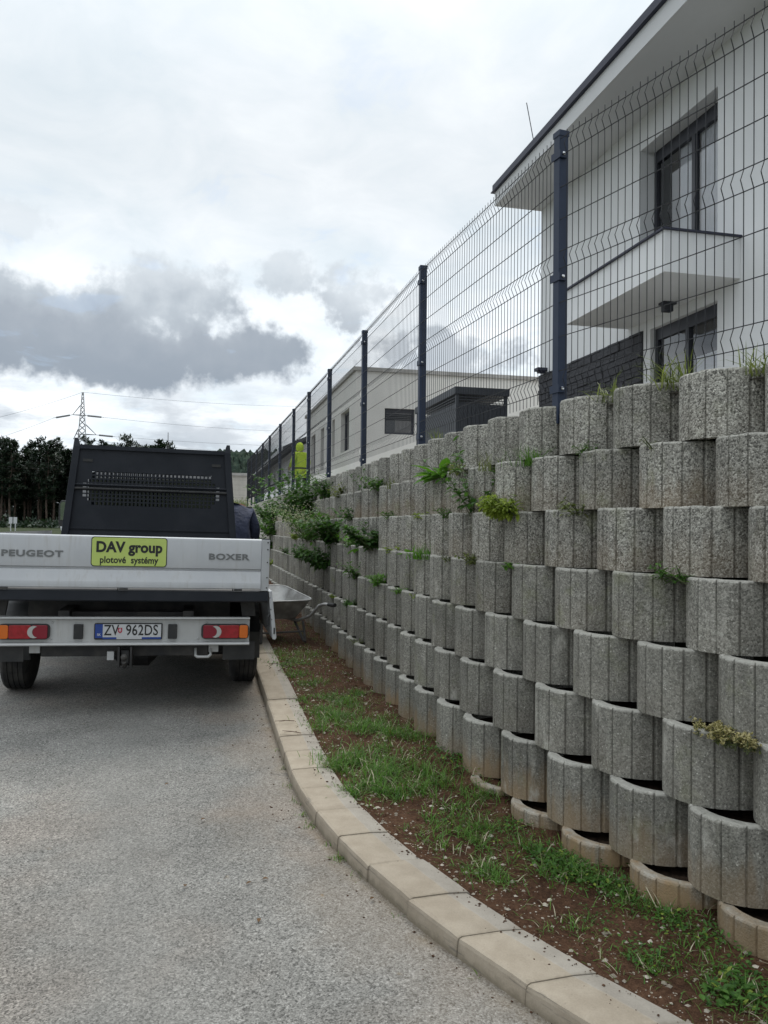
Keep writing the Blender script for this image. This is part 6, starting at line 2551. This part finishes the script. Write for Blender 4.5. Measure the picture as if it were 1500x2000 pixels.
# two small white marker boards by the wood
for i_, px in enumerate((21, 30)):
    c = px_depth(px, 1028, 70)
    root = tag(empty('marker_board', (c.x, c.y, gz(99) - 0.05)), ('left' if i_ == 0 else 'right') + ' of two small white marker boards before the wood', 'sign')
    t = MB()
    t.tube([(0, 0, 0), (0, 0, 1.0)], 0.04, 8)
    obj('post', t, M['plate_white'], root)
    t = MB()
    t.box(-0.16, -0.05, 0.65, 0.16, -0.041, 1.22)
    obj('board', t, M['plate_white'], root, bevel=0.003)

M['steel'] = mat('galvanised_lattice_steel', (0.20, 0.205, 0.21), 0.6, metal=0.2)
PD = 132.0
pb = px_depth(157, 1028, PD)
pyl = tag(empty('electricity_pylon', (pb.x, pb.y, gz(99)), (0, 0, R(20))), 'tall lattice electricity pylon rising above the pine wood', 'pylon')
PH_ = px_depth(157, 766, PD).z - gz(99)


def pw_(z):
    return 0.10 + max(0, (PH_ - z)) * 0.066 if z > PH_ - 13 else 0.96 + (PH_ - 13 - z) * 0.055


lat = MB()
zs = [0, 2.6, 5.0, 7.2, 9.2, 11.0, 12.6, 14.0, 15.3, 16.5, 17.6, 18.6, 19.6, 20.5, 21.4, 22.2, 23.0, 23.8]
zs = [z * PH_ / 24.6 for z in zs] + [PH_]
cr4 = ((1, 1), (-1, 1), (-1, -1), (1, -1))
for (sx, sy) in cr4:
    t = MB()
    t.tube([(sx * pw_(z), sy * pw_(z), z) for z in zs], 0.075, 4)
    obj('leg', t, M['steel'], pyl)
for za, zb in zip(zs[:-1], zs[1:]):
    for q in range(4):
        (ax, ay), (bx2, by2) = cr4[q], cr4[(q + 1) % 4]
        lat.tube([(ax * pw_(za), ay * pw_(za), za), (bx2 * pw_(zb), by2 * pw_(zb), zb)], 0.045, 4, caps=False)
        lat.tube([(bx2 * pw_(za), by2 * pw_(za), za), (ax * pw_(zb), ay * pw_(zb), zb)], 0.045, 4, caps=False)
obj('lattice', lat, M['steel'], pyl)


def zpy(y):
    return px_depth(157, y, PD).z - gz(99)


arms_ = []
for (yy, side, L) in ((811, -1, 1.5), (848, 1, 2.2), (858, -1, 1.3)):
    z = zpy(yy)
    t = MB()
    w = pw_(z)
    ca, sa = math.cos(R(20)), math.sin(R(20))
    tip = Vector((side * L, 0, z))
    for sy in (-1, 1):
        t.tube([(side * w, sy * w, z), tuple(tip)], 0.06, 4)
        t.tube([(side * w, sy * w, z + 1.6), tuple(tip)], 0.05, 4)
    t.tube([(-side * w * 1.6, 0, z), (side * w, 0, z)], 0.09, 4)
    obj('cross_arm', t, M['steel'], pyl)
    arms_.append(tip)
bpy.context.view_layer.update()
PM = pyl.matrix_world


def insul(p, d, name='insulator'):
    t = MB()
    p = Vector(p)
    d = Vector(d).normalized()
    t.tube([tuple(p), tuple(p + d * 0.4), tuple(p + d * 0.45), tuple(p + d * 2.6), tuple(p + d * 2.65), tuple(p + d * 3.0)], [0.04, 0.04, 0.15, 0.15, 0.04, 0.04], 6)
    obj(name, t, M['steel'], pyl)
    return p + d * 3.0


def wire(p0, p1, sag, label):
    t = MB()
    p0, p1 = Vector(p0), Vector(p1)
    pts = []
    for k in range(25):
        u = k / 24
        q = p0.lerp(p1, u)
        q.z -= sag * 4 * u * (1 - u)
        pts.append(tuple(q - p0))
    t.tube(pts, 0.026, 4, caps=False)
    tag(obj('power_line', t, M['steel'], loc=p0), label, 'cable')


PI3 = PM.inverted().to_3x3()
left_dir = Vector((-0.94, -0.25, -0.22))
right_dir = Vector((0.93, 0.36, -0.05))
e1 = insul(arms_[0], PI3 @ left_dir)
wire(PM @ e1, px_depth(-260, 905, 118), 1.2, 'power line running down left from the pylon to the edge of the photo')
e2 = insul((pw_(zpy(811)), 0, zpy(811)), PI3 @ right_dir)
wire(PM @ e2, px_depth(900, 822, 260), 3.0, 'middle power line running right from the pylon over the truck')
e3 = insul(arms_[1], PI3 @ right_dir)
wire(PM @ e3, px_depth(900, 858, 260), 2.0, 'lowest strung power line running right from the pylon over the headboard')
wire(PM @ Vector((0, 0, PH_)), px_depth(900, 772, 260), 3.0, 'thin earth wire running right from the tip of the pylon')
wire(PM @ Vector((0, 0, PH_)), px_depth(-260, 862, 118), 1.0, 'thin earth wire running left from the tip of the pylon')
wire(PM @ arms_[2], px_depth(900, 882, 260), 2.0, 'faint power line just above the top of the truck headboard')

# wooded hill on the horizon
hm = MB()
M['hill'] = mat('far_wooded_slope', (0.03, 0.05, 0.045), 1.0, spec=0.05, build=grime((0.016, 0.030, 0.022), (0.040, 0.058, 0.040), 0.055, 6, 0.35, 0.65))
HDp = 900
cols, rows_ = 420, 26
rh = random.Random(4)
for i in range(cols + 1):
    px = 330 + (1900 - 330) * i / cols
    yt = 1028 - (140 + 16 * math.sin((px - 330) * 0.006 + 0.4) + 7 * math.sin(px * 0.021) + 3 * math.sin(px * 0.06))
    if px < 480:
        yt += (480 - px) * 0.16
    for k in range(rows_ + 1):
        t = k / rows_
        d = HDp - 250 * (1 - t)
        zt = (1028 - yt) / F * HDp
        z = zt * t ** 0.9 + (rh.gauss(0, 2.2) if k > 0 else 0)
        hm.v.append(((px - 750) / F * d + rh.uniform(-1, 1), d + rh.uniform(-4, 4), z))
for i in range(cols):
    for k in range(rows_):
        a = i * (rows_ + 1) + k
        hm.f.append([a, a + rows_ + 1, a + rows_ + 2, a + 1])
        hm.mi.append(0)
tag(obj('wooded_hill', hm, M['hill'], smooth=False), kind='structure')
